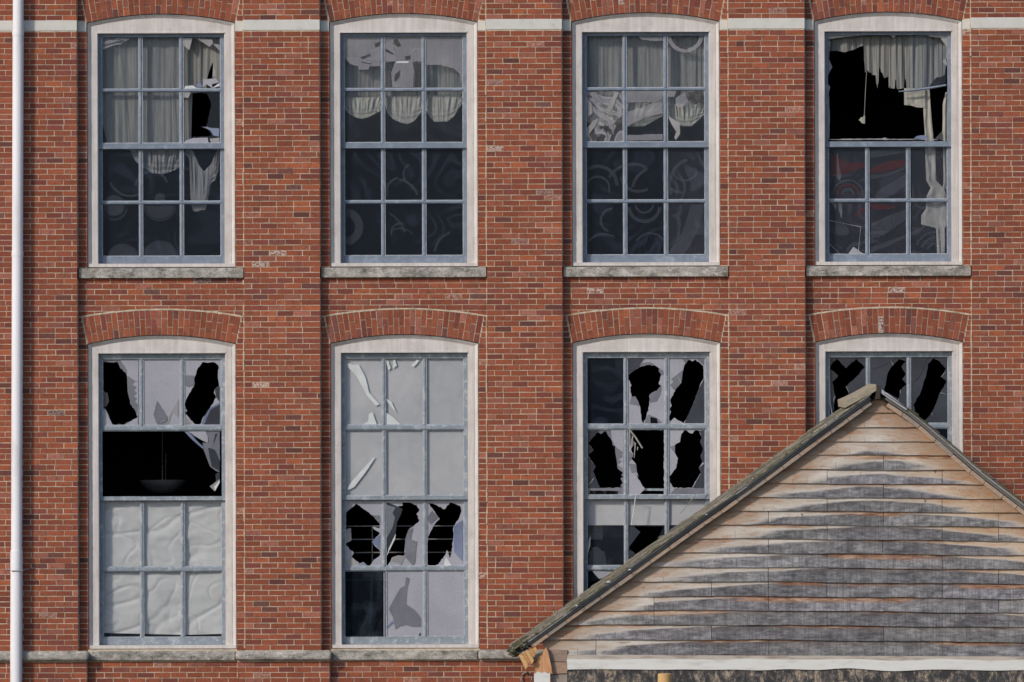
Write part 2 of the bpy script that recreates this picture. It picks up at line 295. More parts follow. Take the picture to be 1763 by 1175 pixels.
M['yellow'] = m_simple("yellow_post_paint", [(0.3, (0.50, 0.30, 0.12)), (0.7, (0.62, 0.40, 0.19))], 5, 0.7, 0.2)
M['ground'] = m_simple("asphalt", [(0.3, (0.04, 0.04, 0.042)), (0.7, (0.07, 0.07, 0.068))], 3, 0.95, 0.3)
M['orange'] = m_simple("rusty_orange", [(0.3, (0.40, 0.12, 0.05)), (0.7, (0.55, 0.20, 0.09))], 12, 0.8, 0.2)

# ------------------------------------------------------------------ mesh helpers
class MB:
    def __init__(s): s.v = []; s.f = []; s.c = []; s.x = []; s.m = []
    def add(s, verts, faces, c=(1, 1, 1), fx=0.0, mi=0):
        b = len(s.v); s.v.extend(tuple(p) for p in verts)
        for f in faces:
            s.f.append(tuple(b + i for i in f)); s.c.append(c); s.x.append(fx); s.m.append(mi)
    def box(s, x0, x1, y0, y1, z0, z1, c=(1, 1, 1), fx=0.0, mi=0, j=0.0):
        v = [(x, y, z) for z in (z0, z1) for y in (y0, y1) for x in (x0, x1)]
        if j: v = [(a + rnd.uniform(-j, j), b, d + rnd.uniform(-j, j)) for a, b, d in v]
        s.add(v, [(0, 1, 5, 4), (1, 3, 7, 5), (3, 2, 6, 7), (2, 0, 4, 6), (4, 5, 7, 6), (0, 2, 3, 1)], c, fx, mi)
    def pbox(s, px0, px1, v0, v1, y0, y1, **k):       # box given in squared-up photo pixels
        s.box(RX(px0), RX(px1), y0, y1, RZ(v1), RZ(v0), **k)
    def prism(s, poly, y0, y1, c=(1, 1, 1), fx=0.0, mi=0, yref=None):   # convex or mildly concave outline
        n = len(poly); a = [Vector((p[0], y0, p[1])) for p in poly]; b = [Vector((p[0], y1, p[1])) for p in poly]
        ar = sum(poly[i][0] * poly[(i + 1) % n][1] - poly[(i + 1) % n][0] * poly[i][1] for i in range(n))
        fr = list(range(n)); 
        if ar < 0: fr = fr[::-1]
        bk = [i + n for i in fr[::-1]]
        sides = [(fr[i], fr[(i + 1) % n] , fr[(i + 1) % n] + n, fr[i] + n)[::-1] for i in range(n)]
        s.add(a + b, [tuple(fr), tuple(bk)] + sides, c, fx, mi)
    def tube(s, pts, r, n=8, c=(1, 1, 1), mi=0, cap=True):
        rings = []
        for i, p in enumerate(pts):
            p = Vector(p); d = (Vector(pts[min(i + 1, len(pts) - 1)]) - Vector(pts[max(i - 1, 0)])).normalized()
            u = d.orthogonal().normalized(); 
            if abs(d.z) > 0.9: u = Vector((1, 0, 0))
            u = (u - d * u.dot(d)).normalized(); w_ = d.cross(u)
            rr = r[i] if isinstance(r, (list, tuple)) else r
            rings.append([p + u * math.cos(2 * math.pi * k / n) * rr + w_ * math.sin(2 * math.pi * k / n) * rr for k in range(n)])
        v = [q for rg in rings for q in rg]; f = []
        for i in range(len(pts) - 1):
            for k in range(n):
                f.append((i * n + k, i * n + (k + 1) % n, (i + 1) * n + (k + 1) % n, (i + 1) * n + k))
        if cap: f.append(tuple(range(n))[::-1]); f.append(tuple((len(pts) - 1) * n + k for k in range(n)))
        s.add(v, f, c, 0, mi)
    def build(s, name, mats, parent=None, origin=None, smooth=False, bevel=0.0, seg=1):
        if not isinstance(mats, (list, tuple)): mats = [mats]
        o0 = Vector(origin) if origin is not None else (world_loc(parent) if parent else Vector((0, 0, 0)))
        me = bpy.data.meshes.new(name)
        me.from_pydata([(a - o0.x, b - o0.y, c - o0.z) for a, b, c in s.v], [], s.f)
        for mm in mats: me.materials.append(mm)
        me.polygons.foreach_set('material_index', s.m)
        if smooth: me.polygons.foreach_set('use_smooth', [True] * len(s.f))
        cc = []; xx = []
        for f, c, x in zip(s.f, s.c, s.x):
            k = len(f); cc.extend((c[0], c[1], c[2], 1.0) * k)
            xx.extend(x if isinstance(x, (list, tuple)) else [x] * k)
        me.color_attributes.new('Col', 'FLOAT_COLOR', 'CORNER'); me.attributes.new('Fx', 'FLOAT', 'CORNER')
        me.attributes['Col'].data.foreach_set('color', cc); me.attributes['Fx'].data.foreach_set('value', xx)
        me.update()
        o = bpy.data.objects.new(name, me); col.objects.link(o)
        if parent:
            o.parent = parent; o.location = o0 - world_loc(parent)
        else: o.location = o0
        if bevel:
            b = o.modifiers.new('bevel', 'BEVEL'); b.width = bevel; b.segments = seg; b.limit_method = 'ANGLE'; b.angle_limit = R(40)
        return o
def world_loc(o):
    v = Vector((0, 0, 0))
    while o: v += o.location; o = o.parent
    return v
def empty(name, loc):
    o = bpy.data.objects.new(name, None); o.empty_display_size = 0.3; o.location = loc; col.objects.link(o); return o
def tag(o, label=None, cat=None, group=None, kind=None):
    if label: o['label'] = label
    if cat: o['category'] = cat
    if group: o['group'] = group
    if kind: o['kind'] = kind
    return o
def inside(p, poly):
    x, y = p; r = False; n = len(poly)
    for i in range(n):
        x1, y1 = poly[i]; x2, y2 = poly[(i + 1) % n]
        if (y1 > y) != (y2 > y) and x < (x2 - x1) * (y - y1) / (y2 - y1) + x1: r = not r
    return r
def jag(poly, amp=0.7, step=5.0):
    out = []
    for i, a in enumerate(poly):
        b = poly[(i + 1) % len(poly)]; L = math.hypot(b[0] - a[0], b[1] - a[1]); n = max(1, int(L / step))
        for k in range(n):
            t = k / n; j = amp if k else 0
            out.append((a[0] + (b[0] - a[0]) * t + rnd.uniform(-j, j), a[1] + (b[1] - a[1]) * t + rnd.uniform(-j, j)))
    return out
def clampp(poly, r):
    return [(min(max(x, r[0] + .05), r[2] - .05), min(max(y, r[1] + .05), r[3] - .05)) for x, y in poly]
def plate(mb, outer, holes, y, th=0.003, mi=0, tilt=(0, 0), edge=False):
    """flat sheet (px outline with holes) as a thin solid at depth y"""
    vs = []; es = []
    for lp in [outer] + holes:
        b = len(vs); n = len(lp); vs += [Vector(p) for p in lp]; es += [(b + i, b + (i + 1) % n) for i in range(n)]
    v2, _, f2, _, _, _ = delaunay_2d_cdt(vs, es, [], 0, 1e-4)
    keep = []
    for f in f2:
        c = sum((v2[i] for i in f), Vector((0, 0))) / len(f)
        if inside(c, outer) and not any(inside(c, h) for h in holes): keep.append(tuple(f))
    used = {}
    for f in keep:
        for i in range(len(f)):
            e = (f[i], f[(i + 1) % len(f)]); used[e] = used.get(e, 0) + 1
    n = len(v2); cx = sum(p[0] for p in outer) / len(outer); cy = sum(p[1] for p in outer) / len(outer)
    def P(p, yy): 
        yy = yy + (p[0] - cx) * S * tilt[0] + (p[1] - cy) * S * tilt[1]
        return (RX(p[0], yy), yy, RZ(p[1], yy))
    verts = [P(p, y) for p in v2] + [P(p, y + th) for p in v2]
    faces = [f for f in keep] + [tuple(i + n for i in f[::-1]) for f in keep]; nf = len(faces)
    for (a, b) in used:
        if (b, a) not in used: faces.append((b, a, a + n, b + n))
    mb.add(verts, faces, mi=mi)
    if mi and edge:
        for q in range(len(mb.m) - (len(faces) - nf), len(mb.m)): mb.m[q] = 13
def interp(pts, x):
    if x <= pts[0][0]: return pts[0][1]
    for (a, b), (c, d) in zip(pts, pts[1:]):
        if x <= c: return b + (d - b) * (x - a) / max(c - a, 1e-6)
    return pts[-1][1]
def cloth(mb, top, bot, y, amp=0.018, per=9.0, mode='fold', seed=0, mi=0, step=1.3, rows=26):
    """hanging cloth between two contours (squared-up px), pleated in depth"""
    x0 = max(top[0][0], bot[0][0]); x1 = min(top[-1][0], bot[-1][0]); n = max(3, int((x1 - x0) / step))
    vs = []; 
    for i in range(n + 1):
        x = x0 + (x1 - x0) * i / n; a = interp(top, x); b = interp(bot, x); u = (x - x0) / (x1 - x0)
        for k in range(rows + 1):
            r = k / rows; v = a + (b - a) * r
            if mode == 'fold':
                d = amp * (1.7 * noise.noise(Vector((x * 0.62 / per, seed, v * .004))) + 1.1 * noise.noise(Vector((x * 1.5 / per, seed + 9, v * .006))) + .5 * noise.noise(Vector((x * 3.6 / per, seed + 4, v * .005))))
            elif mode == 'swag':
                m_ = abs(2 * u - 1); ph = noise.noise(Vector((u * 4, r * 4, seed))) * 1.4
                low = min(1, max(0, (r - .25) / .5))
                d = .22 * amp * low * math.sin(2 * math.pi * (5.0 * r * (0.45 + 0.55 * (1 - m_ ** 2)) + 1.2 * m_ * r) + ph) - 2.0 * amp * math.sin(math.pi * u) * math.sin(math.pi * min(r, .9)) \
                    + 2.6 * amp * noise.noise(Vector(((u - .5) * 26 * (1 + .3 * r), seed, r * 1.2))) * (1 - .6 * low) * min(1, r * 6 + .3)
            else:
                q = Vector((x * 0.018 + seed, v * 0.030, 0)); e = abs(noise.noise(Vector((x * .012 + v * .022, v * .012 - x * .006, seed * 3.3))))
                e2 = abs(noise.noise(Vector((x * .020 - v * .012, v * .026 + x * .010, seed * 7.1)))); d = amp * (.7 * noise.noise(q) + 4.5 * (0.16 - min(e, .16)) + 3.2 * (0.12 - min(e2, .12)) + 0.25 * noise.noise(q * 3.1)) + 0.10 * amp * math.sin(v / 6.8) * (noise.noise(q * 0.7) + .4)
            yy = y + d
            vs.append((RX(x, yy), yy, RZ(v, yy)))
    R_ = rows + 1
    mb.add(vs, [(i * R_ + k, i * R_ + k + 1, (i + 1) * R_ + k + 1, (i + 1) * R_ + k) for i in range(n) for k in range(rows)], mi=mi)

# ------------------------------------------------------------------ ground
g0 = MB(); g0.add([(-1500, -1500, 0), (1500, -1500, 0), (1500, 1500, 0), (-1500, 1500, 0)], [(0, 1, 2, 3)])
tag(g0.build('ground', M['ground']), kind='structure')

# ------------------------------------------------------------------ the brick mill building
REC = 0.105                       # the window bays lie this far behind the pilaster faces
XL = [150.5, 568.5, 985.5, 1403.5]            # left edge of each column of windows
TOP, BOT = -150.0, 587.5 + ZC / S - 1.0
CP = 9.434; Y0 = 477.5
bld = tag(empty('brick_building', (0, 0.3, 0)), 'red brick mill wall with white arched window frames and many smashed panes', 'building')
W_ = MB()                          # brickwork: slot 0 brick, slot 1 mortar
def arc(half, rise, y_end):
    Rr = (half * half + rise * rise) / (2 * rise)
    return lambda dx: y_end - (math.sqrt(max(Rr * Rr - dx * dx, 0)) - (Rr - rise))
ARCH = {'top': (arc(127.5, 15.2, 37.7), arc(136.5, 12.2, -8.8)), 'low': (arc(127.5, 15.2, 591.0), arc(136.5, 12.2, 544.5))}
def bcol():
    t = rnd.random(); k = rnd.uniform(0.82, 1.15)
    if t < 0.50: c = (0.290, 0.086, 0.048)
    elif t < 0.70: c = (0.258, 0.077, 0.046)
    elif t < 0.86: c = (0.215, 0.066, 0.050)
    elif t < 0.89: c = (0.140, 0.056, 0.048)
    elif t < 0.95: c = (0.350, 0.106, 0.052)
    else: c = (0.33, 0.125, 0.090)
    return tuple(v * k for v in c)
def bfx():
    t = rnd.random()
    return 0.7 if t < 0.0022 else (0.30 if t < 0.008 else (0.0 if t < 0.93 else 0.06))
def brick(x0, x1, v0, v1, yf):
    g = 0.64
    if x1 - x0 < 2.5 or v1 - v0 < 2.5: return
    j = 0.0013; d = rnd.uniform(-0.0022, 0.0022)
    W_.box(RX(x0 + g + rnd.uniform(-.25, .25)), RX(x1 - g + rnd.uniform(-.25, .25)), yf + d, yf + 0.09, RZ(v1 - g + rnd.uniform(-.12, .2)), RZ(v0 + g + rnd.uniform(-.2, .12)), c=bcol(), fx=bfx(), j=j)
def courses(v0, v1):
    k = math.floor((v0 - Y0) / CP)
    while Y0 + k * CP < v1 - 0.01:
        a, b = Y0 + k * CP, Y0 + (k + 1) * CP
        a2, b2 = max(a, v0), min(b, v1)
        if b2 - a2 > 3.2: yield k, a2, b2
        k += 1
def field(x0, x1, v0, v1, yf, cut=None, L=28.4):
    for k, a, b in courses(v0, v1):
        wob = rnd.uniform(-1.3, 1.3)
        x = x0; first = True
        while x < x1 - 1:
            ln = L / 2 + wob if (first and k % 2) else L + rnd.uniform(-.8, .8)
            if rnd.random() < 0.02: ln = L / 2
            xe = min(x + ln, x1)
            if x1 - xe < 6: xe = x1
            first = False
            if cut is None: brick(x, xe, a, b, yf)
            else:
                xs = [x + (xe - x) * i / 4 for i in range(5)]; cb = [min(b, cut(q)) for q in xs]
                if min(cb) >= b - .01: brick(x, xe, a, b, yf)
                elif max(cb) > a + 2.5:
                    g = .62; pts = [(RX(x + g), RZ(a + g)), (RX(xe - g), RZ(a + g))] + [(RX(min(max(q, x + g), xe - g)), RZ(max(c_ - g, a + g + .1))) for q, c_ in list(zip(xs, cb))[::-1]]
                    W_.prism(pts, yf + rnd.uniform(-.002, .002), yf + .09, c=bcol(), fx=bfx())
            x = xe
def mortar(x0, x1, v0, v1, yf, yb=0.42, ins=0.45):
    W_.pbox(x0 + ins, x1 - ins, v0, v1, yf + 0.0032, yb, mi=1)
LEFT, RIGHT = -190.0, 1960.0
# pilasters
pil = [(LEFT, XL[0] - 16.5)] + [(XL[i] + 269.5, XL[i + 1] - 16.5) for i in range(3)] + [(XL[3] + 269.5, RIGHT)]
for i, (a, b) in enumerate(pil):
    for v0, v1 in ((TOP, 33.5), (51.0, 1119.0)):
        if i == 0:
            field(a, 24.0, v0, v1, 0.0); field(24.0, b, v0, v1, 0.0)
        else: field(a, b, v0, v1, 0.0)
    mortar(a, b, TOP, 1119.0, 0.0, ins=1.25)
    a2 = a if i == 0 else a - 13.5; b2 = b if i == 4 else b + 14.5
    field(a2, b2, 1136.0, BOT, 0.0); mortar(a2, b2, 1119.0, BOT, 0.0, ins=1.25)
for xl in XL:
    xa, xb, xc = xl - 16.5, xl + 269.5, xl + 127.5
    # spandrels
    for v0, key, vend in ((TOP, 'top', -8.8), (477.5, 'low', 544.5)):
        outer = ARCH[key][1]
        cut = lambda q, o=outer, xc=xc, ve=vend: (o(q - xc) - 2.0 if abs(q - xc) < 136.5 else ve + 30)
        field(xa, xb, v0, vend + .0, REC, cut)
        inner = ARCH[key][0]
        N = 26
        for i in range(N):
            q0 = xl + 255 * i / N; q1 = xl + 255 * (i + 1) / N
            W_.prism([(RX(q0), RZ(v0)), (RX(q0), RZ(inner(q0 - xc) - .5)), (RX(q1), RZ(inner(q1 - xc) - .5)), (RX(q1), RZ(v0))], REC + .0032, .42, mi=1)
    for v0, v1, ve in ((-8.8, 459.5, -8.8), (544.5, 1119.0, 544.5)):
        for k, a, b in courses(v0, v1):
            if a < 52 and b > 35: continue
            m_ = (a + b) / 2; sk = 9.0 * max(0, 1 - (m_ - ve) / 46.5)
            brick(xa + .4, xl - sk - .5 + (0.9 if sk == 0 else -1), a, b, REC)
            brick(xl + 255 + sk + (.0 if sk == 0 else 1), xb - .75, a, b, REC)
    for x0, x1 in ((xa - 2, xl), (xl + 255, xb + 2)):
        mortar(x0, x1, TOP, 459.5, REC); mortar(x0, x1, 477.5, 1119, REC)
    field(xa + 14.5, xb - 13.5, 1136.0, BOT, REC); mortar(xa - 2, xb + 2, 1117.0, BOT, REC)
    # thick smeared joint down the left edge of each pilaster, and over each arch
    z = -140
    while z < 1112:
        h = rnd.uniform(6, 22)
        if not (455 < z + h and z < 480) and rnd.random() < 0.30:
            W_.box(RX(xb - 1.2 - rnd.uniform(0, .7)), RX(xb + .1 + rnd.uniform(0, .7)), -0.002 + rnd.uniform(0, .004), REC, RZ(z + h), RZ(z), mi=1, j=.0015)
        z += h
W_.build('brickwork', [M['brick'], M['mortar']], bld)
# arches
for xl in XL:
    xc = xl + 127.5
    for key in ('top', 'low'):
        inn, out = ARCH[key]; A = MB(); n = 28
        for i in range(n):
            t0 = -1 + 2 * i / n + 0.0045; t1 = -1 + 2 * (i + 1) / n - 0.0045
            jit = rnd.uniform(-.002, .002); t0 += jit; t1 += jit
            rs = [0.015, (0.34 if i % 2 else 0.66) + rnd.uniform(-.02, .02), 0.985]
            for r0, r1 in ((rs[0], rs[1] - .012), (rs[1] + .012, rs[2])):
                def pt(t, r):
                    xi, yi = xc + 127.5 * t, inn(127.5 * t); xo, yo = xc + 136.5 * t, out(136.5 * t)
                    return (RX(xi + (xo - xi) * r), RZ(yi + (yo - yi) * r))
                A.prism([pt(t0, r0), pt(t1, r0), pt(t1, r1), pt(t0, r1)], REC - .002 + rnd.uniform(-.002, .002), REC + .10, c=bcol(), fx=bfx())
        # pale mortar bead over the arch
        for i in range(40):
            t0, t1 = -1 + 2 * i / 40, -1 + 2 * (i + 1) / 40
            if rnd.random() < .12: continue
            h = rnd.uniform(.9, 2.4)
            q0, q1 = 137.5 * t0, 137.5 * t1
            A.prism([(RX(xc + q0), RZ(out(q0) + .3)), (RX(xc + q1), RZ(out(q1) + .3)), (RX(xc + q1), RZ(out(q1) - h)), (RX(xc + q0), RZ(out(q0) - h))], REC + rnd.uniform(-.003, .001), REC + .05, mi=1)
        A.build('brick_arch', [M['brick'], M['mortar']], bld)
# painted band and ledges
for i, (a, b) in enumerate(pil):
    B = MB()
    B.pbox(a, b, 33.5 - i * .2, 51.2, -0.004, .05)
    if i: B.pbox(a - 14.2, a - .3, 36.0, 52.4, REC - .003, REC + .06)
    if i < 4: B.pbox(b + .3, b + 15.6, 36.0, 52.4, REC - .003, REC + .06)
    B.build('painted_band', M['band'], bld, bevel=.003)
for i, (a, b) in enumerate(pil):
    a2 = a if i == 0 else a - 16; b2 = b if i == 4 else b + 18
    L_ = MB(); L_.pbox(a2, b2, 1119.5, 1136.2, -0.075, .2); L_.build('stone_ledge', M['stone'], bld, bevel=.045, seg=3)
# shell: roof, back and inner rooms
rm = MB()
x0, x1 = RX(LEFT), RX(RIGHT)
rm.box(x0, x1, .3, 9.3, RZ(TOP) , RZ(TOP) + .35); rm.box(x0, x0 + .3, .43, 9, 0, RZ(TOP)); rm.box(x1 - .3, x1, .43, 9, 0, RZ(TOP)); rm.box(x0 + .3, x1 - .3, 8.7, 9, 0, RZ(TOP))
rm.build('outer_shell', M['side_brick'], bld)
ir = MB()
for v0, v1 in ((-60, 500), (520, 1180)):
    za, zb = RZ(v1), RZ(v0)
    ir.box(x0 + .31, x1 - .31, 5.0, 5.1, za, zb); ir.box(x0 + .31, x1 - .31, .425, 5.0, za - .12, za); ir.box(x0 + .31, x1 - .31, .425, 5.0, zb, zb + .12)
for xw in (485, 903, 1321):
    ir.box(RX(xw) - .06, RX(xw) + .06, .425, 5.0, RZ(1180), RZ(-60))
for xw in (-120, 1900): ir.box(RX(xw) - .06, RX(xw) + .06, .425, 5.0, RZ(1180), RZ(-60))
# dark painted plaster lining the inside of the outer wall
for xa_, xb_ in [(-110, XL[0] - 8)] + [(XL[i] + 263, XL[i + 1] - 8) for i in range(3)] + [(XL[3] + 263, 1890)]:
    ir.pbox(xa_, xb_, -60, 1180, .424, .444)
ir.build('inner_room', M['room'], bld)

# ------------------------------------------------------------------ windows
YC = REC + 0.050       # casing face
YS = REC + 0.125       # upper sash face
YL = REC + 0.160       # lower sash face
def casing(xl, key, bottom):
    inn = ARCH[key][0]; xc = xl + 127.5; v_in = 55.4 if key == 'top' else 607.0
    c = MB(); sp = inn(127.4)
    # outer moulding: high at its outer edge, sloping in
    def mould(pts_out, pts_in, y_o, y_i):
        n = len(pts_out); vs = [(RX(p[0]), y_o, RZ(p[1])) for p in pts_out] + [(RX(p[0]), y_i, RZ(p[1])) for p in pts_in] + [(RX(p[0]), y_o + .10, RZ(p[1])) for p in pts_out] + [(RX(p[0]), y_i + .10, RZ(p[1])) for p in pts_in]
        f = []
        for i in range(n - 1):
            f += [(i, i + 1, n + i + 1, n + i), (2 * n + i, 2 * n + i + 1, i + 1, i), (n + i, n + i + 1, 3 * n + i + 1, 3 * n + i)]
        c.add(vs, f)
    arcp = lambda off: [(xl + off + (255 - 2 * off) * i / 24, inn((-127.5 + off) + (255 - 2 * off) * i / 24) + off) for i in range(25)]
    def path(off): return [(xl + off, bottom)] + arcp(off) + [(xl + 255 - off, bottom)]
    mould(path(.6), path(2.2), YC - .022, YC - .022)
    mould(path(2.2), path(6.5), YC - .022, YC + .004)
    mould(path(6.5), path(7.2), YC + .004, YC + .012)
    # flats
    for a, b in ((xl + 7.2, xl + 17.6), (xl + 237.4, xl + 247.8)):
        c.pbox(a, b, sp + 7, bottom, YC + .004, YC + .16)
    c.pbox(xl + 17.6, xl + 19.0, v_in, bottom, YC + .020, YC + .16); c.pbox(xl + 236.2, xl + 237.4, v_in, bottom, YC + .020, YC + .16)
    N = 24
    for i in range(N):
        q0 = 17.6 + 219.8 * i / N; q1 = 17.6 + 219.8 * (i + 1) / N
        c.prism([(RX(xl + q0), RZ(inn(q0 - 127.5) + 7)), (RX(xl + q0), RZ(v_in - 2.4)), (RX(xl + q1), RZ(v_in - 2.4)), (RX(xl + q1), RZ(inn(q1 - 127.5) + 7))], YC + .006, YC + .16)
    for q0, q1 in ((7.2, 17.6), (237.4, 247.8)):
        c.prism([(RX(xl + q0), RZ(inn(q0 - 127.5) + 7)), (RX(xl + q0), RZ(sp + 7)), (RX(xl + q1), RZ(sp + 7)), (RX(xl + q1), RZ(inn(q1 - 127.5) + 7))], YC + .0045, YC + .16)
    c.pbox(xl + 17.6, xl + 237.4, v_in - 2.4, v_in, YC - .002, YC + .16)
    # sub-sill
    c.pbox(xl + .6, xl + 254.4, bottom - .2, bottom + 5.6, YC - .030, YC + .22)
    c.pbox(xl + .2, xl + 254.8, bottom + 5.6, bottom + 9.2, YC + .03, YC + .22)
    return c
def vbar(mb, x0, x1, v0, v1, y, th=.034, k=.30):
    a, b = RX(x0), RX(x1); w_ = (b - a) * k; zt, zb = RZ(v0), RZ(v1); pts = [(a, y + .016), (a + w_, y), (b - w_, y), (b, y + .016), (b, y + th), (a, y + th)]
    vs = [(p[0], p[1], zb) for p in pts] + [(p[0], p[1], zt) for p in pts]
    mb.add(vs, [(i, (i + 1) % 6, 6 + (i + 1) % 6, 6 + i) for i in range(6)] + [tuple(range(5, -1, -1)), tuple(range(6, 12))])
def hbar(mb, x0, x1, v0, v1, y, th=.034, k=.28):
    a, b = RZ(v1), RZ(v0); w_ = (b - a) * k; xa, xb = RX(x0), RX(x1); pts = [(a, y + .016), (a + w_, y), (b - w_, y), (b, y + .016), (b, y + th), (a, y + th)]
    vs = [(xa, p[1], p[0]) for p in pts] + [(xb, p[1], p[0]) for p in pts]
    mb.add(vs, [(6 + i, 6 + (i + 1) % 6, (i + 1) % 6, i) for i in range(6)] + [tuple(range(6)), tuple(range(11, 5, -1))])
COLS = [(25.0, 88.6), (94.6, 159.0), (165.2, 229.2)]
def sash(xl, top, bot, rows, y, rail_t, rail_b, skip=()):
    """rows: the two pane rows (v0,v1); returns wood and putty"""
    s = MB(); p = MB()
    s.pbox(xl + 19.1, xl + 24.2, top, bot, y, y + .04); s.pbox(xl + 229.9, xl + 236.1, top, bot, y, y + .04)
    s.pbox(xl + 24.2, xl + 229.9, top, rows[0][0] - .3, y + .001, y + .04); s.pbox(xl + 24.2, xl + 229.9, rows[1][1] + .3, bot, y - .002, y + .04)
    for r, (v0, v1) in enumerate(rows):
        for k in (0, 1):
            if ('v', r, k) in skip: continue
            vbar(s, xl + COLS[k][1] - .2, xl + COLS[k + 1][0] + .2, v0 - .3, v1 + .3, y + .003)
    if 'h' not in skip: hbar(s, xl + 24.2, xl + 229.9, rows[0][1] - .2, rows[1][0] + .2, y + .002)
    for r, (v0, v1) in enumerate(rows):
        for k, (a, b) in enumerate(COLS):
            if ('p', r, k) in skip: continue
            p.pbox(xl + a - .6, xl + a + .75, v0, v1, y + .014, y + .031); p.pbox(xl + b - .55, xl + b + .6, v0, v1, y + .014, y + .031)
            p.pbox(xl + a + .75, xl + b - .55, v1 - .9, v1 + .2, y + .014, y + .031)
    return s, p
def cracks(mb, h, r, y):
    cx = sum(p[0] for p in h) / len(h); cy = sum(p[1] for p in h) / len(h)
    for _ in range(4):
        p = rnd.choice(h); d = Vector((p[0] - cx, p[1] - cy)); L = max(d.length, .1); d = d / L; d = Vector((d.x * math.cos(.3) , d.y + rnd.uniform(-.4, .4))).normalized(); n_ = Vector((-d.y, d.x)); ln = rnd.uniform(6, 22)
        pts = [Vector(p) + n_ * .28, Vector(p) + d * ln * .5 + n_ * (.2 + rnd.uniform(-.8, .8)), Vector(p) + d * ln]
        q = [(a.x, a.y) for a in pts] + [(pts[1].x - n_.x * .4, pts[1].y - n_.y * .4), (p[0] - n_.x * .28, p[1] - n_.y * .28)]
        if all(r[0] + 1 < a < r[2] - 1 and r[1] + 1 < b < r[3] - 1 for a, b in q): plate(mb, q, [], y - .0125, .001, 13)
def pane(mb, xl, c, v0, v1, y, mi=0, holes=()):
    a, b = COLS[c]; r = (xl + a - .4, v0 - .4, xl + b + .4, v1 + .4)
    outer = [(r[0], r[1]), (r[2], r[1]), (r[2], r[3]), (r[0], r[3])]
    plate(mb, outer, [clampp(jag(h, 0.9, 3.4), r) for h in holes], y, .004, mi, edge=bool(holes))
    for h in holes: cracks(mb, h, r, y)
ROWS = {'top': (((62.2, 151.2), (156.6, 244.6)), ((255.8, 344.6), (350.2, 439.4))), 'low': (((617.6, 731.2), (741.4, 853.4)), ((862.4, 975.2), (984.2, 1096.6)))}
WLAB = {('top', 0): 'window with grey curtains and a drooping cloth swag behind its lower panes', ('top', 1): 'window with three scalloped cloth swags across its upper sash',
        ('top', 2): 'window with swirl-marked glass and a low curtain behind the upper sash', ('top', 3): 'window with its upper sash smashed out and a torn ragged curtain',
        ('low', 0): 'window with a black empty middle row over wrinkled sheeting', ('low', 1): 'window with pale boarded upper panes over three smashed ones',
        ('low', 2): 'window with jagged broken panes partly behind the gable roof', ('low', 3): 'window with broken panes mostly hidden behind the gable peak'}
SKIP = {('low', 0, 0): (('v', 1, 0), ('v', 1, 1), ('p', 1, 0), ('p', 1, 1), ('p', 1, 2)), ('top', 3, 0): (('v', 0, 0), ('v', 0, 1), ('v', 1, 0), ('v', 1, 1), 'h') + tuple(('p', r, k) for r in (0, 1) for k in range(3)),
        ('low', 1, 1): (('v', 1, 0), ('p', 1, 0)),}
WIN = {}
for key, bottom in (('top', 452.6), ('low', 1110.2)):
    for i, xl in enumerate(XL):
        cs = casing(xl, key, bottom).build('window', M['casing'], bld, origin=(RX(xl + 127.5), REC, RZ(bottom + 6)))
        tag(cs, WLAB[(key, i)]); WIN[(key, i)] = cs
        paint = M['sash_blue'] if key == 'top' else M['sash_worn']
        rows = ROWS[key]; tp = 55.6 if key == 'top' else 607.2
        meet = 254.2 if key == 'top' else 860.6
        s, p = sash(xl, tp, meet, rows[0], YS, 6, 9, SKIP.get((key, i, 0), ()))
        s.pbox(xl + 19.1, xl + 236.1, meet - 1.6, meet + .2, YS - .006, YS + .03)
        s.build('sash', paint, cs, bevel=.0025); 
        if p.v: p.build('putty', M['putty'], cs)
        s, p = sash(xl, meet - 5, bottom - .3, rows[1], YL, 6, 9, SKIP.get((key, i, 1), ()))
        s.build('sash', paint, cs, bevel=.0025); p.build('putty', M['putty'], cs)
        sl = MB()
        if key == 'top': sl.pbox(xl - 15.2, xl + 269, 460.2, 477.3, REC - .055, REC + .28)
        else: sl.pbox(xl + 2.6, xl + 252.2, 1119.8, 1136.0, REC - .045, REC + .28)
        # a chipped, uneven stone edge
        so = sl.build('sill', M['stone'], cs, bevel=.007, seg=2)
GM = [M['glass_up'], M['glass_up2'], M['glass_clear'], M['glass_marked'], M['glass_dark'], M['milk'], M['milk_dark'], M['milk_blue'], M['milk_navy'], M['milk_warm'], M['tape'], M['film'], M['film_dark'], M['edge'], M['film_faint'], M['film_red']]
G_UP, G_UP2, G_CL, G_RF, G_DK, MILK, MDK, MBL, MNV, MWM, TAPE, REFL, REFL_DK, EDGE, REFL_FT, REFL_RD = range(16)
YG, YGL = YS + .027, YL + .027       # glass planes
def shard(mb, pts, y, mi, j=0.35, tilt=(0, 0)): plate(mb, jag(pts, j, 6), [], y, .0025, mi, tilt)
def ring(mb, cx, cy, r0, r1, y, mi, a0=0, a1=360, sx=1.0, clip=None):
    n = 30; A_ = [R(a0 + (a1 - a0) * i / n) for i in range(n + 1)]
    o = [(cx + math.cos(a) * r1 * sx, cy - math.sin(a) * r1) for a in A_]
    if clip: o = [(min(max(x, clip[0]), clip[2]), min(max(v, clip[1]), clip[3])) for x, v in o]
    if r0 > 0:
        i_ = [(cx + math.cos(a) * r0 * sx, cy - math.sin(a) * r0) for a in A_[::-1]]
        if clip: i_ = [(min(max(x, clip[0] + .2), clip[2] - .2), min(max(v, clip[1] + .2), clip[3] - .2)) for x, v in i_]
        if a1 - a0 >= 360: plate(mb, o[:-1], [i_[:-1]], y, .0012, mi); return
        o = o + i_
    elif a1 - a0 >= 360: o = o[:-1]
    plate(mb, o, [], y, .0012, mi)

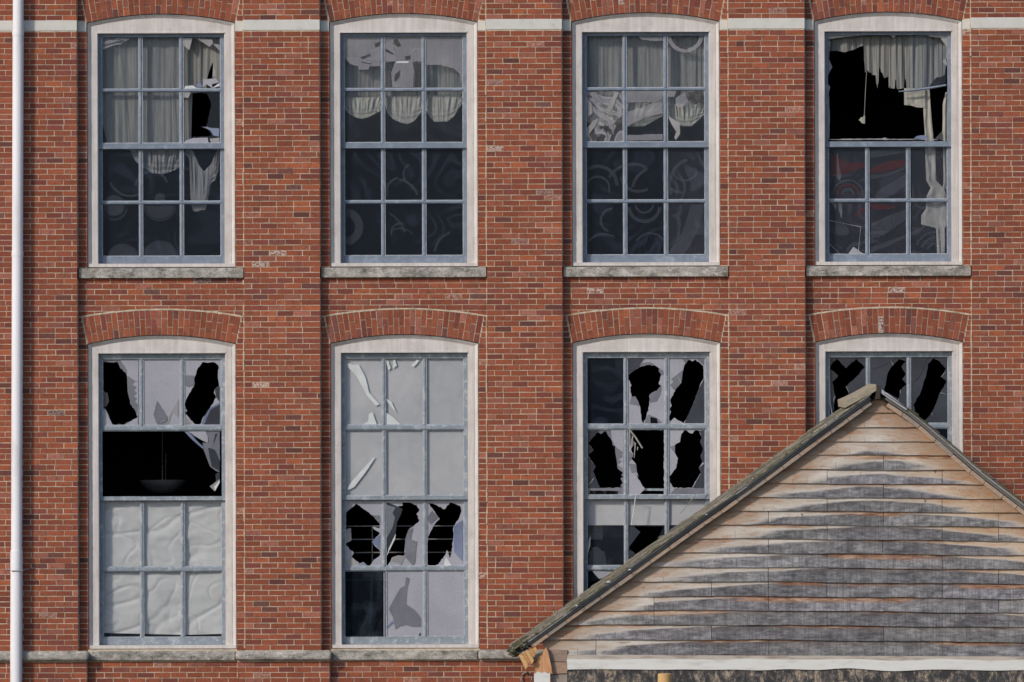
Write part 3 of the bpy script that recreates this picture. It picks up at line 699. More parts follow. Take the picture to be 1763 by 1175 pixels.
# --- upper floor
g = MB(); r = ROWS['top']; xl = XL[0]
z = zf(160, 50, 5.875)
for c_ in range(3):
    for row in (0, 1):
        holes = []
        if c_ == 2 and row == 0: holes = [z([(1005, 95), (1180, 180), (1275, 215), (1275, 520), (1110, 515), (1040, 560), (930, 575), (925, 225), (975, 215)])]
        if c_ == 2 and row == 1: holes = [z([(1005, 650), (1150, 650), (1200, 760), (1165, 900), (1150, 985), (1200, 1080), (1000, 1095), (925, 1080), (925, 720)])]
        pane(g, xl, c_, *r[0][row], YG, G_CL, holes)
        pane(g, xl, c_, *r[1][row], YGL, G_UP)
for pts, mi in (([(915, 95), (1005, 95), (975, 215), (920, 170)], MWM), ([(1050, 95), (1210, 110), (1215, 150), (1175, 180)], MWM), ([(1215, 150), (1280, 160), (1280, 225)], MWM),
                ([(1115, 510), (1190, 505), (1240, 500), (1280, 545), (1205, 600), (1150, 560), (1110, 590)], MILK), ([(1205, 560), (1280, 540), (1280, 580), (1210, 600)], TAPE), ([(1215, 345), (1245, 470), (1210, 500)], MWM),
                ([(930, 580), (1010, 572), (1050, 600), (925, 604)], TAPE), ([(905, 640), (990, 640), (965, 700), (910, 690)], MWM), ([(1045, 560), (1085, 545), (1105, 590), (1050, 600)], MBL),
                ([(1100, 990), (1280, 1010), (1275, 1090), (1220, 1080), (1190, 1030)], MBL), ([(1010, 1105), (1160, 1100), (1170, 1160), (910, 1165), (940, 1130)], MILK), ([(1180, 1110), (1280, 1100), (1280, 1160), (1200, 1165)], MWM),
                ([(90, 95), (255, 90), (380, 95), (300, 150), (220, 165), (90, 215)], G_RF)):
    shard(g, z(pts), YG - .006, mi)
for a in ((197, 352, 0, 18, 0, 360), (212, 446, 0, 26, 5, 175), (276, 340, 0, 9, 0, 360), (276, 352, 0, 24, 182, 358), (276, 446, 0, 31, 5, 175)): ring(g, *a[:4], YGL - .004, REFL_FT, *a[4:])
for a in ((197, 355, 21, 23, 180, 350), (276, 352, 25.5, 27.5, 182, 358), (276, 446, 31.5, 33, 5, 175), (212, 446, 26.5, 28, 5, 175), (262, 322, 26, 30, 20, 170), (225, 300, 34, 38, 200, 300)): ring(g, *a[:4], YGL - .0055, REFL_FT, *a[4:])  # discs and arcs draw faint reflections on the lower sash
g.build('pane', GM, WIN[('top', 0)])
g = MB(); xl = XL[1]; z = zf(580, 50, 5.875)
for c_ in range(3):
    for row in (0, 1):
        pane(g, xl, c_, *r[0][row], YG, G_CL); pane(g, xl, c_, *r[1][row], YGL, G_UP)
for pts, mi in (([(68, 80), (440, 80), (440, 378), (330, 380), (320, 410), (225, 415), (215, 380), (135, 355), (68, 285)], REFL), ([(485, 80), (856, 80), (856, 330), (770, 335), (775, 460), (770, 590), (560, 592), (550, 440), (590, 330), (485, 340)], REFL),
                ([(890, 80), (1265, 80), (1265, 560), (1240, 450), (1180, 400), (1050, 365), (892, 365)], REFL)): shard(g, z(pts), YG - .006, mi)  # large pale areas paint the reflection in the upper sash
for pts, mi in (([(90, 285), (200, 290), (320, 255), (440, 150), (440, 330), (350, 330), (330, 378), (320, 410), (225, 415), (215, 380), (135, 355)], REFL), ([(230, 290), (330, 250), (345, 275), (260, 310)], REFL_DK), ([(250, 330), (340, 350), (340, 362), (240, 342)], REFL_DK), ([(380, 150), (440, 125), (440, 170), (390, 190)], REFL_DK),
                ([(485, 150), (560, 130), (600, 300), (590, 332), (490, 320)], REFL), ([(575, 110), (610, 100), (650, 170), (620, 185), (575, 150)], REFL_DK), ([(490, 200), (575, 250), (570, 265), (490, 225)], REFL_DK), ([(690, 275), (745, 270), (745, 310), (690, 312)], REFL_DK),
                ([(600, 330), (725, 330), (725, 345), (600, 345)], TAPE), ([(580, 530), (590, 460), (640, 415), (635, 480), (600, 530)], REFL_DK), ([(745, 300), (760, 220), (800, 190), (850, 200), (850, 215), (800, 210), (770, 250), (765, 350), (790, 450), (770, 440), (745, 360)], REFL),
                ([(785, 330), (820, 330), (850, 420), (850, 590), (785, 590)], REFL_DK), ([(555, 600), (545, 440), (490, 350), (485, 590)], REFL_DK)):
    shard(g, z(pts), YG - .010, mi, .5)  # lighter and darker details of the painted reflection
for a in ((594, 390, 18, 32, -85, 85), (680, 350, 40, 44, 20, 80), (690, 330, 22, 26, 100, 200), (715, 300, 18, 21, 120, 260), (640, 420, 60, 63, 20, 60), (690, 400, 14, 17, 60, 200), (790, 440, 40, 44, 110, 170), (690, 420, 26, 28, 40, 120)): ring(g, *a[:4], YGL - .004, REFL_FT, *a[4:])  # arcs drawn as reflections
g.build('pane', GM, WIN[('top', 1)])
g = MB(); xl = XL[2]; z = zf(1000, 50, 5.875)
for c_ in range(3):
    for row in (0, 1):
        pane(g, xl, c_, *r[0][row], YG, G_RF if (row and c_ == 0) else G_CL); pane(g, xl, c_, *r[1][row], YGL, G_UP if c_ < 2 else G_UP2)
ringp = [(1055 + 185 * math.cos(t) * k, 60 + 180 * math.sin(t) * k) for k, tr in ((1, [i * .157 for i in range(21)]), (.78, [3.14 - i * .157 for i in range(21)])) for t in tr]
ringp = [(min(max(u, 872), 1240), max(v, 76)) for u, v in ringp]
shard(g, z(ringp), YG - .006, REFL)
for pts, mi in (([(465, 625), (828, 620), (828, 745), (465, 745)], REFL), ([(465, 840), (620, 800), (828, 700), (828, 850), (640, 900), (465, 990)], REFL), ([(870, 625), (975, 620), (945, 690), (875, 690)], REFL), ([(960, 700), (1050, 640), (1090, 740), (1020, 800), (960, 780)], REFL), ([(1085, 640), (1240, 625), (1240, 745), (1110, 745)], REFL_DK),
                ([(580, 78), (828, 78), (828, 120), (740, 125), (620, 110)], REFL), ([(465, 1075), (828, 1065), (828, 1125), (465, 1130)], REFL), ([(918, 110), (940, 105), (1000, 165), (1078, 170), (1078, 208), (1000, 195)], REFL_DK)): shard(g, z(pts), YG - .009, mi, .5)  # reflected shapes painted as pale and dark plates
for pts, mi in (([(100, 640), (160, 640), (215, 740), (200, 790), (120, 720)], REFL), ([(260, 830), (310, 700), (350, 640), (380, 650), (340, 760), (290, 850)], MWM), ([(60, 1010), (120, 930), (180, 900), (150, 980), (90, 1060), (70, 1120)], MWM), ([(150, 1050), (200, 1030), (250, 1040), (265, 1090), (230, 1070), (190, 1060), (160, 1100)], MWM),
                ([(180, 985), (250, 975), (310, 1020), (330, 1080), (290, 1060), (250, 1010), (190, 1010)], REFL_DK), ([(60, 700), (110, 760), (120, 850), (70, 900)], MWM), ([(330, 960), (420, 870), (420, 960), (380, 990)], REFL_DK), ([(300, 930), (330, 1000), (340, 1070), (310, 1075), (270, 960)], REFL), ([(90, 1070), (170, 1060), (180, 1130), (110, 1130)], REFL_DK), ([(355, 760), (415, 800), (415, 850), (370, 830)], MWM)): shard(g, z(pts), YG - .009, mi, .6)  # reflected graffiti strokes, painted as plates on the pane
shard(g, z([(880, 880), (1000, 950), (1005, 1060), (960, 1125), (945, 1100), (965, 1040), (920, 970)]), YG - .006, MWM)
shard(g, z([(1150, 650), (1200, 660), (1210, 700), (1180, 735), (1150, 700)]), YG - .006, TAPE)
for k_, a in enumerate(((1030, 320, 30, 36, 0, 130), (1030, 325, 18, 22, -20, 170), (1100, 300, 28, 33, 190, 300), (1090, 330, 44, 49, 60, 150), (1130, 330, 38, 43, 110, 170), (1110, 355, 24, 30, 185, 355), (1110, 352, 13, 17, 185, 355), (1175, 300, 30, 35, 180, 270), (1200, 320, 44, 50, 110, 200), (1180, 290, 20, 24, 200, 340), (1040, 440, 34, 38, 60, 150), (1055, 380, 18, 22, 90, 250), (1120, 430, 26, 29, 20, 150))): ring(g, *a[:4], YGL - .004 - .001 * (k_ % 3), REFL_FT, *a[4:])  # curved reflections drawn on the lower sash
shard(g, Q([(1150, 436), (1175, 400), (1190, 352), (1212, 352), (1205, 390), (1180, 436)]), YGL - .004, REFL_FT)
g.build('pane', GM, WIN[('top', 2)])
# above: white reflected graffiti drawn as plates on the lower-left pane of the upper sash
g = MB(); xl = XL[3]; z = zf(1415, 50, 5.875)
for c_ in range(3):
    for row in (0, 1): pane(g, xl, c_, *r[1][row], YGL, G_UP2)
for pts, mi in (([(62, 62), (455, 58), (430, 68), (310, 75), (200, 88), (100, 100), (62, 108)], MWM), ([(62, 1100), (62, 560), (85, 590), (70, 640), (80, 900), (75, 1110)], MWM), ([(62, 108), (85, 130), (70, 300), (105, 390), (62, 470)], MDK),
                ([(690, 58), (745, 58), (745, 75), (720, 92)], MWM), ([(1040, 58), (1270, 62), (1268, 330), (1255, 330), (1262, 190), (1200, 90), (1100, 82)], MWM), ([(1222, 325), (1262, 290), (1262, 370), (1240, 360)], MWM),
                ([(918, 1118), (960, 1085), (1040, 1075), (1090, 1118)], MBL), ([(1140, 1118), (1218, 1030), (1218, 1118)], MNV), ([(62, 1118), (250, 1112), (600, 1110), (640, 1098), (660, 1112), (1260, 1116), (1260, 1122), (62, 1124)], MWM)):
    shard(g, z(pts), YG, mi, .5)
z2 = zf(1415, 240, 5.342)
for pts, mi in (([(440, 880), (460, 780), (560, 730), (640, 690), (770, 650), (772, 740), (700, 790), (600, 860), (450, 930)], REFL_FT), ([(470, 790), (560, 740), (640, 700), (700, 690), (690, 780), (560, 840), (480, 850)], REFL_FT), ([(480, 545), (520, 470), (640, 400), (770, 325), (772, 400), (700, 470), (600, 545)], REFL_FT), ([(600, 430), (770, 340), (770, 440), (690, 470), (640, 480)], REFL_FT),
                ([(440, 275), (600, 205), (772, 190), (772, 245), (600, 300), (440, 318)], REFL_RD), ([(75, 130), (250, 220), (400, 210), (400, 260), (200, 320), (80, 340)], REFL_RD), ([(440, 1000), (600, 940), (772, 880), (772, 905), (620, 980), (460, 1040)], REFL_FT), ([(812, 860), (945, 790), (945, 815), (830, 890)], REFL_FT), ([(440, 330), (600, 310), (772, 255), (772, 275), (600, 340), (440, 370)], REFL_FT), ([(440, 100), (600, 90), (772, 80), (772, 120), (600, 150), (440, 180)], REFL_FT), ([(440, 590), (600, 600), (700, 620), (600, 650), (440, 640)], REFL_RD), ([(300, 700), (395, 600), (400, 640), (330, 720)], REFL_RD)):
    shard(g, z2(pts), YGL - .004, mi, .6)  # lavender and red patches paint the reflection here
for k_, (r0_, r1_) in enumerate(((8, 12), (16, 20), (24, 27))): ring(g, 1460.5, 337.5, r0_, r1_, YGL - .0055, REFL_FT if k_ % 2 == 0 else REFL_RD, 0, 180)
for r0_, r1_ in ((14, 17), (24, 28), (34, 37)): ring(g, 1612, 437, r0_, r1_, YGL - .0055, REFL_FT, 20, 160)  # these rings are drawn reflections as well
shard(g, z([(882, 88), (990, 62), (1060, 70), (1255, 190), (1250, 565), (1085, 590), (872, 602), (862, 340)]), YG, G_CL)
g.build('pane', GM, WIN[('top', 3)])
# --- lower floor
g = MB(); xl = XL[0]; r = ROWS['low']; z = zf(160, 610, 7.345)
pane(g, xl, 0, *r[0][0], YG, MDK, [z([(118, 105), (315, 100), (345, 180), (415, 235), (432, 300), (435, 400), (450, 520), (470, 630), (520, 690), (565, 800), (470, 850), (370, 895), (325, 880), (290, 900), (255, 890), (225, 850), (180, 730), (160, 690), (112, 680), (112, 650), (150, 600), (120, 560), (150, 500), (120, 440), (140, 360), (118, 300), (125, 180)])])
pane(g, xl, 1, *r[0][0], YG, MILK, [z([(915, 835), (940, 815), (948, 825), (920, 850)])])
pane(g, xl, 2, *r[0][0], YG, MILK, [z([(1380, 105), (1540, 105), (1590, 150), (1580, 260), (1595, 400), (1540, 440), (1530, 490), (1560, 545), (1530, 600), (1480, 680), (1400, 790), (1360, 885), (1290, 885), (1152, 735), (1190, 715), (1155, 635), (1215, 500), (1280, 400), (1290, 280), (1310, 220)])])
for pts, mi in (([(345, 75), (575, 75), (575, 340), (545, 345), (432, 270), (430, 200), (375, 120)], MILK), ([(575, 350), (545, 345), (500, 385), (555, 420), (525, 460), (560, 495), (520, 540), (562, 560), (535, 600), (568, 640), (565, 780), (575, 780)], MILK),
                ([(105, 690), (160, 700), (250, 900), (105, 905)], MILK), ([(110, 480), (185, 490), (205, 600), (170, 660), (110, 680)], MNV), ([(400, 900), (470, 855), (566, 800), (570, 905)], MILK),
                ([(810, 590), (950, 800), (940, 850), (870, 905), (820, 905), (765, 760)], MDK), ([(1080, 570), (1082, 800), (1000, 735), (960, 870), (905, 905), (950, 800), (1010, 700)], MWM),
                ([(1145, 270), (1280, 270), (1270, 400), (1200, 415), (1145, 380)], MDK), ([(1600, 610), (1600, 900), (1365, 900), (1400, 800), (1480, 680)], MBL), ([(1490, 700), (1600, 640), (1600, 900), (1400, 900)], MNV), ([(1540, 440), (1598, 400), (1598, 600), (1560, 545)], MNV),
                ([(1150, 760), (1240, 880), (1145, 900)], MWM)):
    shard(g, z(pts), YG - .006 if mi not in (MNV,) else YG - .010, mi)
z = zf(160, 730, 7.345)
for pts, mi, dy in (([(1150, 92), (1210, 92), (1300, 200), (1402, 300), (1390, 318), (1260, 205)], MBL, 0), ([(1200, 92), (1420, 92), (1450, 150), (1452, 242), (1380, 210), (1330, 180), (1280, 150)], MILK, -.004), ([(1420, 92), (1605, 92), (1605, 610), (1560, 600), (1480, 540), (1400, 330), (1385, 240), (1455, 240)], MDK, .004),
                    ([(1500, 330), (1545, 130), (1570, 120), (1520, 250)], MNV, -.004), ([(1455, 300), (1540, 330), (1600, 480), (1600, 600), (1500, 540)], MNV, -.006), ([(1475, 790), (1600, 700), (1604, 740), (1540, 855)], MWM, -.004), ([(1530, 800), (1602, 715), (1604, 740), (1545, 850)], TAPE, -.008), ([(1550, 640), (1600, 600), (1604, 720), (1560, 740)], MNV, 0)):
    shard(g, z(pts), YG + dy, mi)
for c_ in range(3):
    for row in (0, 1): pane(g, xl, c_, *r[1][row], YGL, G_CL)
g.build('pane', GM, WIN[('low', 0)])
g = MB(); xl = XL[1]
for c_ in range(3):
    for row in (0, 1): pane(g, xl, c_, *r[0][row], YG, G_CL)
z = zf(580, 855, 7.345)
pane(g, xl, 0, *r[1][0], YGL, MILK, [z([(245, 90), (390, 195), (470, 260), (545, 355), (540, 400), (450, 385), (490, 430), (545, 465), (440, 575), (520, 660), (550, 700), (545, 745), (470, 800), (410, 885), (400, 885), (330, 830), (285, 850), (185, 765), (212, 715), (155, 660), (130, 620), (112, 640), (115, 595), (185, 555), (178, 400), (115, 420), (115, 210)])])
pane(g, xl, 1, *r[1][0], YGL, MILK, [z([(640, 80), (770, 130), (830, 120), (830, 78), (920, 78), (1010, 110), (1045, 180), (1005, 225), (1045, 300), (970, 380), (905, 420), (865, 540), (855, 745), (700, 770), (640, 880), (612, 880), (609, 80)])])
pane(g, xl, 2, *r[1][0], YGL, MILK, [z([(1150, 85), (1210, 90), (1360, 165), (1430, 78), (1560, 120), (1575, 190), (1555, 250), (1475, 385), (1470, 560), (1440, 760), (1425, 780), (1410, 700), (1390, 680), (1370, 740), (1280, 860), (1180, 885), (1130, 850), (1145, 780), (1122, 650), (1155, 540), (1170, 480), (1220, 370), (1300, 285), (1220, 170)])])
for pts, mi in (([(440, 235), (545, 240), (545, 350), (470, 260)], MDK), ([(545, 480), (440, 575), (545, 680)], MBL), ([(605, 78), (770, 130), (830, 160), (800, 250), (760, 330), (740, 470), (690, 600), (610, 770)], MNV), ([(610, 100), (740, 140), (705, 210), (735, 270), (700, 400), (630, 530), (608, 500)], MDK),
                ([(905, 420), (965, 400), (935, 545), (1015, 570), (990, 830), (965, 885), (860, 760), (865, 540)], MDK), ([(700, 770), (770, 745), (860, 755), (810, 880), (780, 840), (690, 820)], MWM), ([(620, 775), (660, 650), (745, 470), (735, 540), (680, 650)], TAPE),
                ([(1205, 180), (1280, 270), (1190, 355), (1130, 280)], MDK), ([(1480, 380), (1590, 300), (1590, 820), (1480, 700)], MBL), ([(1380, 760), (1400, 790), (1460, 880), (1350, 885)], TAPE), ([(115, 420), (175, 400), (184, 555), (118, 592)], MWM), ([(185, 765), (285, 850), (270, 900), (110, 880), (130, 800)], MWM), ([(300, 860), (330, 830), (400, 890), (280, 900)], MBL)):
    shard(g, z(pts), YGL - .006 if mi != MNV else YGL - .003, mi)
z = zf(580, 975, 7.345)
pane(g, xl, 0, *r[1][1], YGL, G_DK); pane(g, xl, 1, *r[1][1], YGL, MILK); pane(g, xl, 2, *r[1][1], YGL, MILK)
shard(g, z([(590, 80), (604, 80), (604, 905), (592, 905)]), YGL - .004, MILK, .1)
shard(g, z([(875, 140), (920, 155), (885, 300), (875, 480), (980, 550), (1030, 610), (1062, 660), (1062, 765), (950, 765), (870, 745), (800, 760), (740, 800), (710, 650), (655, 545), (740, 380), (800, 280), (860, 245)]), YGL - .006, MDK)
shard(g, z([(1035, 870), (1055, 840), (1060, 880), (1040, 900)]), YGL - .008, MNV); shard(g, z([(610, 780), (705, 690), (715, 720), (620, 800)]), YGL - .006, MBL)
z = zf(580, 600, 4.35)
for pts in ([(70, 125), (90, 110), (120, 125), (165, 120), (215, 220), (240, 330), (320, 420), (290, 430), (225, 355), (150, 215)], [(240, 490), (268, 480), (300, 575), (190, 575), (235, 545)], [(365, 480), (425, 520), (480, 572), (365, 576)], [(75, 1050), (130, 975), (275, 815), (285, 820), (235, 900), (130, 1040), (85, 1062)],
            [(555, 125), (600, 85), (618, 92), (575, 142)], [(365, 90), (385, 95), (405, 150), (385, 165)], [(420, 90), (435, 85), (450, 130), (420, 150)], [(365, 375), (410, 400), (445, 480), (390, 420)], [(845, 1095), (870, 1090), (865, 1110), (850, 1110)]):
    shard(g, z(pts), YG - .005, TAPE, .25)
g.build('pane', GM, WIN[('low', 1)])
g = MB(); xl = XL[2]; z = zf(1000, 605, 7.345)
pane(g, xl, 0, *r[0][0], YG, G_UP)
pane(g, xl, 1, *r[0][0], YG, MILK, [z([(600, 300), (740, 205), (850, 175), (930, 180), (990, 215), (985, 250), (1018, 300), (985, 415), (1015, 435), (960, 500), (870, 550), (865, 690), (830, 830), (790, 915), (765, 860), (745, 690), (690, 570), (640, 575), (625, 460), (640, 430), (600, 350)])])
pane(g, xl, 2, *r[0][0], YG, MILK, [z([(1370, 105), (1410, 130), (1450, 105), (1550, 190), (1555, 340), (1510, 420), (1480, 520), (1440, 620), (1400, 750), (1300, 910), (1180, 840), (1130, 890), (1120, 860), (1140, 760), (1120, 740), (1150, 690), (1130, 620), (1200, 480), (1270, 400), (1290, 260), (1310, 170)])])
for pts, mi in (([(597, 92), (800, 92), (760, 150), (740, 200), (600, 290)], MNV), ([(990, 215), (1045, 250), (1040, 300), (1018, 300), (985, 250)], MDK), ([(870, 550), (960, 500), (1020, 440), (1000, 550), (960, 630), (870, 650)], MDK), ([(760, 150), (880, 140), (990, 215), (930, 180), (850, 172), (745, 200)], MDK),
                ([(640, 575), (690, 570), (745, 690), (615, 665)], MDK), ([(850, 800), (960, 840), (1045, 922), (800, 922)], MDK), ([(880, 830), (960, 850), (980, 922), (885, 922)], MILK), ([(1145, 350), (1290, 240), (1270, 400), (1180, 490), (1130, 430), (1170, 390)], MDK),
                ([(1555, 350), (1558, 920), (1310, 912), (1440, 620), (1480, 500)], MNV), ([(1280, 95), (1370, 95), (1320, 150)], MDK), ([(1460, 95), (1555, 95), (1555, 180)], MDK)):
    shard(g, z(pts), YG - .006, mi)
z = zf(1000, 730, 7.345)
pane(g, xl, 0, *r[0][1], YG, MDK, [z([(215, 105), (255, 130), (305, 90), (385, 200), (410, 280), (435, 280), (445, 420), (465, 560), (535, 620), (510, 650), (538, 670), (500, 690), (530, 750), (500, 780), (520, 810), (240, 810), (170, 680), (155, 600), (190, 540), (90, 400), (165, 330), (88, 250)])])
pane(g, xl, 1, *r[0][1], YG, MILK, [z([(640, 78), (1052, 78), (1052, 895), (745, 895), (810, 830), (685, 625), (730, 670), (710, 610), (700, 510), (640, 440), (665, 380), (635, 320), (690, 240), (640, 180)])])
pane(g, xl, 2, *r[0][1], YG, MILK, [z([(1310, 78), (1410, 125), (1440, 85), (1500, 90), (1530, 180), (1510, 220), (1555, 320), (1510, 410), (1545, 480), (1490, 560), (1520, 620), (1440, 740), (1410, 810), (1180, 810), (1125, 740), (1118, 670), (1200, 570), (1230, 440), (1190, 370), (1190, 270), (1255, 230), (1270, 130)])])
for pts, mi in (([(380, 75), (538, 75), (538, 360), (440, 290), (390, 200)], MILK), ([(87, 72), (250, 75), (215, 100), (88, 250)], MNV), ([(87, 255), (165, 330), (90, 400)], MNV), ([(87, 420), (190, 540), (155, 600), (240, 810), (87, 812)], MNV), ([(87, 815), (500, 815), (500, 900), (87, 900)], MDK), ([(110, 845), (480, 850), (470, 895), (110, 895)], MNV),
                ([(605, 340), (660, 390), (640, 440), (605, 480)], MDK), ([(700, 510), (710, 610), (640, 620), (605, 500)], MDK), ([(1125, 290), (1190, 270), (1190, 370)], MDK), ([(1560, 80), (1560, 500), (1535, 480), (1510, 410), (1545, 320), (1505, 220), (1530, 180), (1500, 90)], MNV), ([(1560, 500), (1558, 815), (1415, 810), (1520, 620), (1490, 560)], MNV), ([(1190, 815), (1558, 815), (1556, 900), (1120, 900)], MDK), ([(500, 400), (538, 380), (530, 420), (480, 450), (520, 480), (470, 520), (530, 560), (538, 600), (538, 400)], MILK)):
    shard(g, z(pts), YG - .006, mi)
z = zf(1000, 850, 6.183)
for c_ in (0, 1, 2):
    a, b = COLS[c_]; v0, v1 = r[1][0]
    if c_ == 1: pane(g, xl, 1, v0, v1, YGL, G_CL, [z([(560, 350), (635, 410), (525, 560), (530, 600), (600, 680), (640, 760), (885, 760), (885, 480), (820, 470), (880, 350)])])
    else: pane(g, xl, c_, v0, v1, YGL, G_CL)
pane(g, xl, 0, *r[1][1], YGL, G_DK, [z([(75, 950), (200, 910), (240, 960), (180, 1080), (75, 1090)])])
for pts, mi in (([(515, 350), (560, 350), (635, 410), (520, 560), (512, 560)], MNV), ([(120, 825), (340, 830), (260, 900), (190, 905)], MILK), ([(85, 500), (104, 450), (100, 560), (75, 640)], TAPE), ([(115, 570), (180, 568), (260, 640), (280, 765), (90, 765)], MNV), ([(515, 600), (560, 620), (600, 690), (515, 740)], MNV)):
    shard(g, z(pts), YGL - .006, mi)
g.build('pane', GM, WIN[('low', 2)])
g = MB(); xl = XL[3]; z = zf(1415, 600, 6.53)
pane(g, xl, 0, *r[0][0], YG, MNV, [z([(165, 115), (270, 225), (385, 120), (485, 210), (400, 310), (270, 430), (340, 590), (200, 700), (130, 740), (150, 540), (115, 380), (185, 310), (95, 235), (100, 190)])])
pane(g, xl, 1, *r[0][0], YG, MNV, [z([(865, 120), (945, 150), (895, 205), (945, 290), (900, 350), (950, 400), (880, 470), (860, 570), (700, 480), (740, 280), (800, 190)])])
pane(g, xl, 2, *r[0][0], YG, MNV, [z([(1255, 110), (1325, 150), (1400, 230), (1340, 320), (1400, 370), (1330, 500), (1240, 720), (1150, 820), (1060, 770), (1030, 640), (1110, 500), (1190, 230), (1190, 180)])])
for pts, mi in (([(190, 105), (365, 105), (270, 222)], MNV), ([(550, 105), (830, 105), (780, 150), (590, 230), (550, 220)], MNV), ([(1265, 105), (1405, 105), (1405, 220), (1330, 150)], MNV), ([(100, 240), (182, 305), (115, 370)], MNV), ([(1000, 110), (1190, 110), (1110, 300), (1005, 420)], MNV)):
    shard(g, z(pts), YG - .006, mi)
for c_ in range(3):
    pane(g, xl, c_, *r[0][1], YG, G_UP)
    for row in (0, 1): pane(g, xl, c_, *r[1][row], YGL, G_CL)
g.build('pane', GM, WIN[('low', 3)])

# ------------------------------------------------------------------ curtains, blinds and lamp behind the windows
YB = REC + 0.26
def hang(name, mb, mat, label, cat, base, group=None, smooth=True):
    return tag(mb.build(name, mat, origin=base, smooth=smooth), label, cat, group)
def org(x, v, y=None): return RP(x, v, YB if y is None else y)
c = MB(); xl = XL[0]
cloth(c, [(171, 60), (385, 60)], Q([(171, 120), (176, 210), (184, 246), (240, 247), (300, 247), (329, 246), (331, 160), (355, 158), (357, 133), (366.5, 105), (368, 140), (369, 152), (385, 152)]), YB, .015, 11, seed=1)
c.tube([RP(207, 62, YB - .035), RP(212, 150, YB - .035), RP(221, 243, YB - .035)], .0035, 6); c.tube([RP(295, 62, YB - .035), RP(302, 243, YB - .035)], .0035, 6)
hang('curtain', c, M['cloth'], 'long grey curtain with pale cords behind the leftmost upper window', 'curtain', org(278, 246))
c = MB(); z = zf(160, 245, 5.467)
cloth(c, z([(340, 50), (845, 50)]), z([(340, 60), (400, 180), (470, 240), (560, 295), (650, 302), (720, 285), (800, 250), (845, 200)]), YB, .02, mode='swag', seed=4)
hang('curtain_swag', c, M['cloth'], 'single drooping grey cloth swag under the middle rail of the leftmost upper window', 'curtain', org(268, 300))
c = MB()
cloth(c, z([(865, 80), (900, 60), (945, 90), (1000, 220), (1045, 275), (1110, 210), (1160, 90), (1192, 60)]), z([(865, 110), (905, 150), (915, 300), (917, 500), (918, 560), (945, 650), (980, 655), (1020, 640), (1060, 640), (1080, 560), (1108, 385), (1150, 360), (1180, 270), (1192, 150)]), YB - .01, .014, mode='swag', seed=9)
hang('torn_drape', c, M['cloth'], 'torn grey cloth hooked up in a V at the right of the leftmost upper window', 'curtain', org(345, 360))
c = MB()
cloth(c, [(590, 60), (802, 60)], [(590, 172), (802, 170)], YB + .02, .014, 10, seed=12); c.tube([RP(626, 62, YB - .03), RP(629, 200, YB - .03)], .003, 6)
hang('curtain', c, M['cloth'], 'gathered grey curtain above the three scallops in the second upper window', 'curtain', org(696, 172))
z = zf(580, 50, 5.875)
for k, (tp, bt, lb) in enumerate((([(70, 690), (130, 695), (445, 685)], [(70, 800), (120, 860), (200, 900), (250, 910), (320, 895), (400, 850), (445, 830)], 'leftmost shallow scalloped swag with a stained hem'),
                                  ([(480, 660), (520, 680), (830, 678), (858, 660)], [(480, 740), (510, 850), (570, 915), (650, 950), (715, 962), (780, 935), (840, 860), (858, 820)], 'middle and deepest scalloped swag'),
                                  ([(888, 660), (950, 675), (1250, 670), (1265, 650)], [(888, 800), (930, 880), (985, 940), (1115, 938), (1180, 890), (1240, 790), (1265, 750)], 'rightmost flat-bottomed scalloped swag'))):
    c = MB(); cloth(c, z(tp), z(bt), YB - .03, .013, mode='swag', seed=20 + k * 3)
    hang('curtain_swag', c, M['cloth_tan'], lb + ' in the second upper window', 'curtain', org(*z([(tp[0][0], 900)])[0]), 'scalloped swags in the second upper window')
c = MB(); z = zf(1000, 50, 5.875)
cloth(c, [(1005, 58), (1220, 58)], z([(30, 760), (1250, 775)]), YB + .02, .015, 9, seed=31); c.tube([RP(1174, 60, YB - .03), RP(1176, 170, YB - .03)], .003, 6)
hang('curtain', c, M['cloth'], 'dark gathered curtain behind the upper sash of the third upper window', 'curtain', org(1110, 178))
c = MB(); cloth(c, z([(40, 745), (830, 750)]), z([(40, 930), (150, 960), (250, 990), (400, 950), (480, 990), (640, 985), (760, 920), (830, 880)]), YB - .02, .014, mode='swag', seed=35)
hang('curtain_swag', c, M['cloth_tan'], 'long sagging pale swag across the left and middle of the third upper window', 'curtain', org(1075, 215))
c = MB(); cloth(c, z([(870, 755), (1245, 765)]), z([(870, 880), (1000, 985), (1120, 985), (1245, 870)]), YB - .02, .014, mode='swag', seed=37)
hang('curtain_swag', c, M['cloth_tan'], 'shorter pale swag at the right of the third upper window', 'curtain', org(1180, 215))
# torn curtain in the smashed upper sash
c = MB(); z = zf(1415, 50, 5.875)
cloth(c, z([(70, 78), (1275, 60)]), z([(70, 225), (85, 225), (150, 222), (230, 238), (270, 225), (306, 218), (312, 205), (318, 216), (380, 180), (422, 172), (425, 320), (432, 330), (436, 440), (455, 440), (460, 415), (480, 445), (500, 440), (505, 465), (545, 470), (550, 560), (557, 560), (562, 618), (566, 560), (574, 540), (577, 380), (590, 400), (600, 440), (612, 445), (630, 500), (675, 480), (668, 590), (680, 598), (690, 575), (692, 600), (738, 606), (740, 520), (752, 510), (755, 600), (770, 612), (830, 600), (838, 510), (850, 510), (855, 602), (1080, 600), (1085, 585), (1100, 560), (1160, 490), (1200, 490), (1240, 468), (1255, 380), (1275, 360)]), YB, .020, 8.2, seed=40, step=.55)
hang('torn_curtain', c, M['cloth'], 'torn ragged grey curtain hanging in the smashed upper sash of the rightmost upper window', 'curtain', org(1520, 150))
c = MB(); cloth(c, z([(832, 600), (1045, 605)]), z([(832, 770), (900, 775), (960, 795), (1045, 798)]), YB - .03, .012, mode='crumple', seed=43, rows=20)
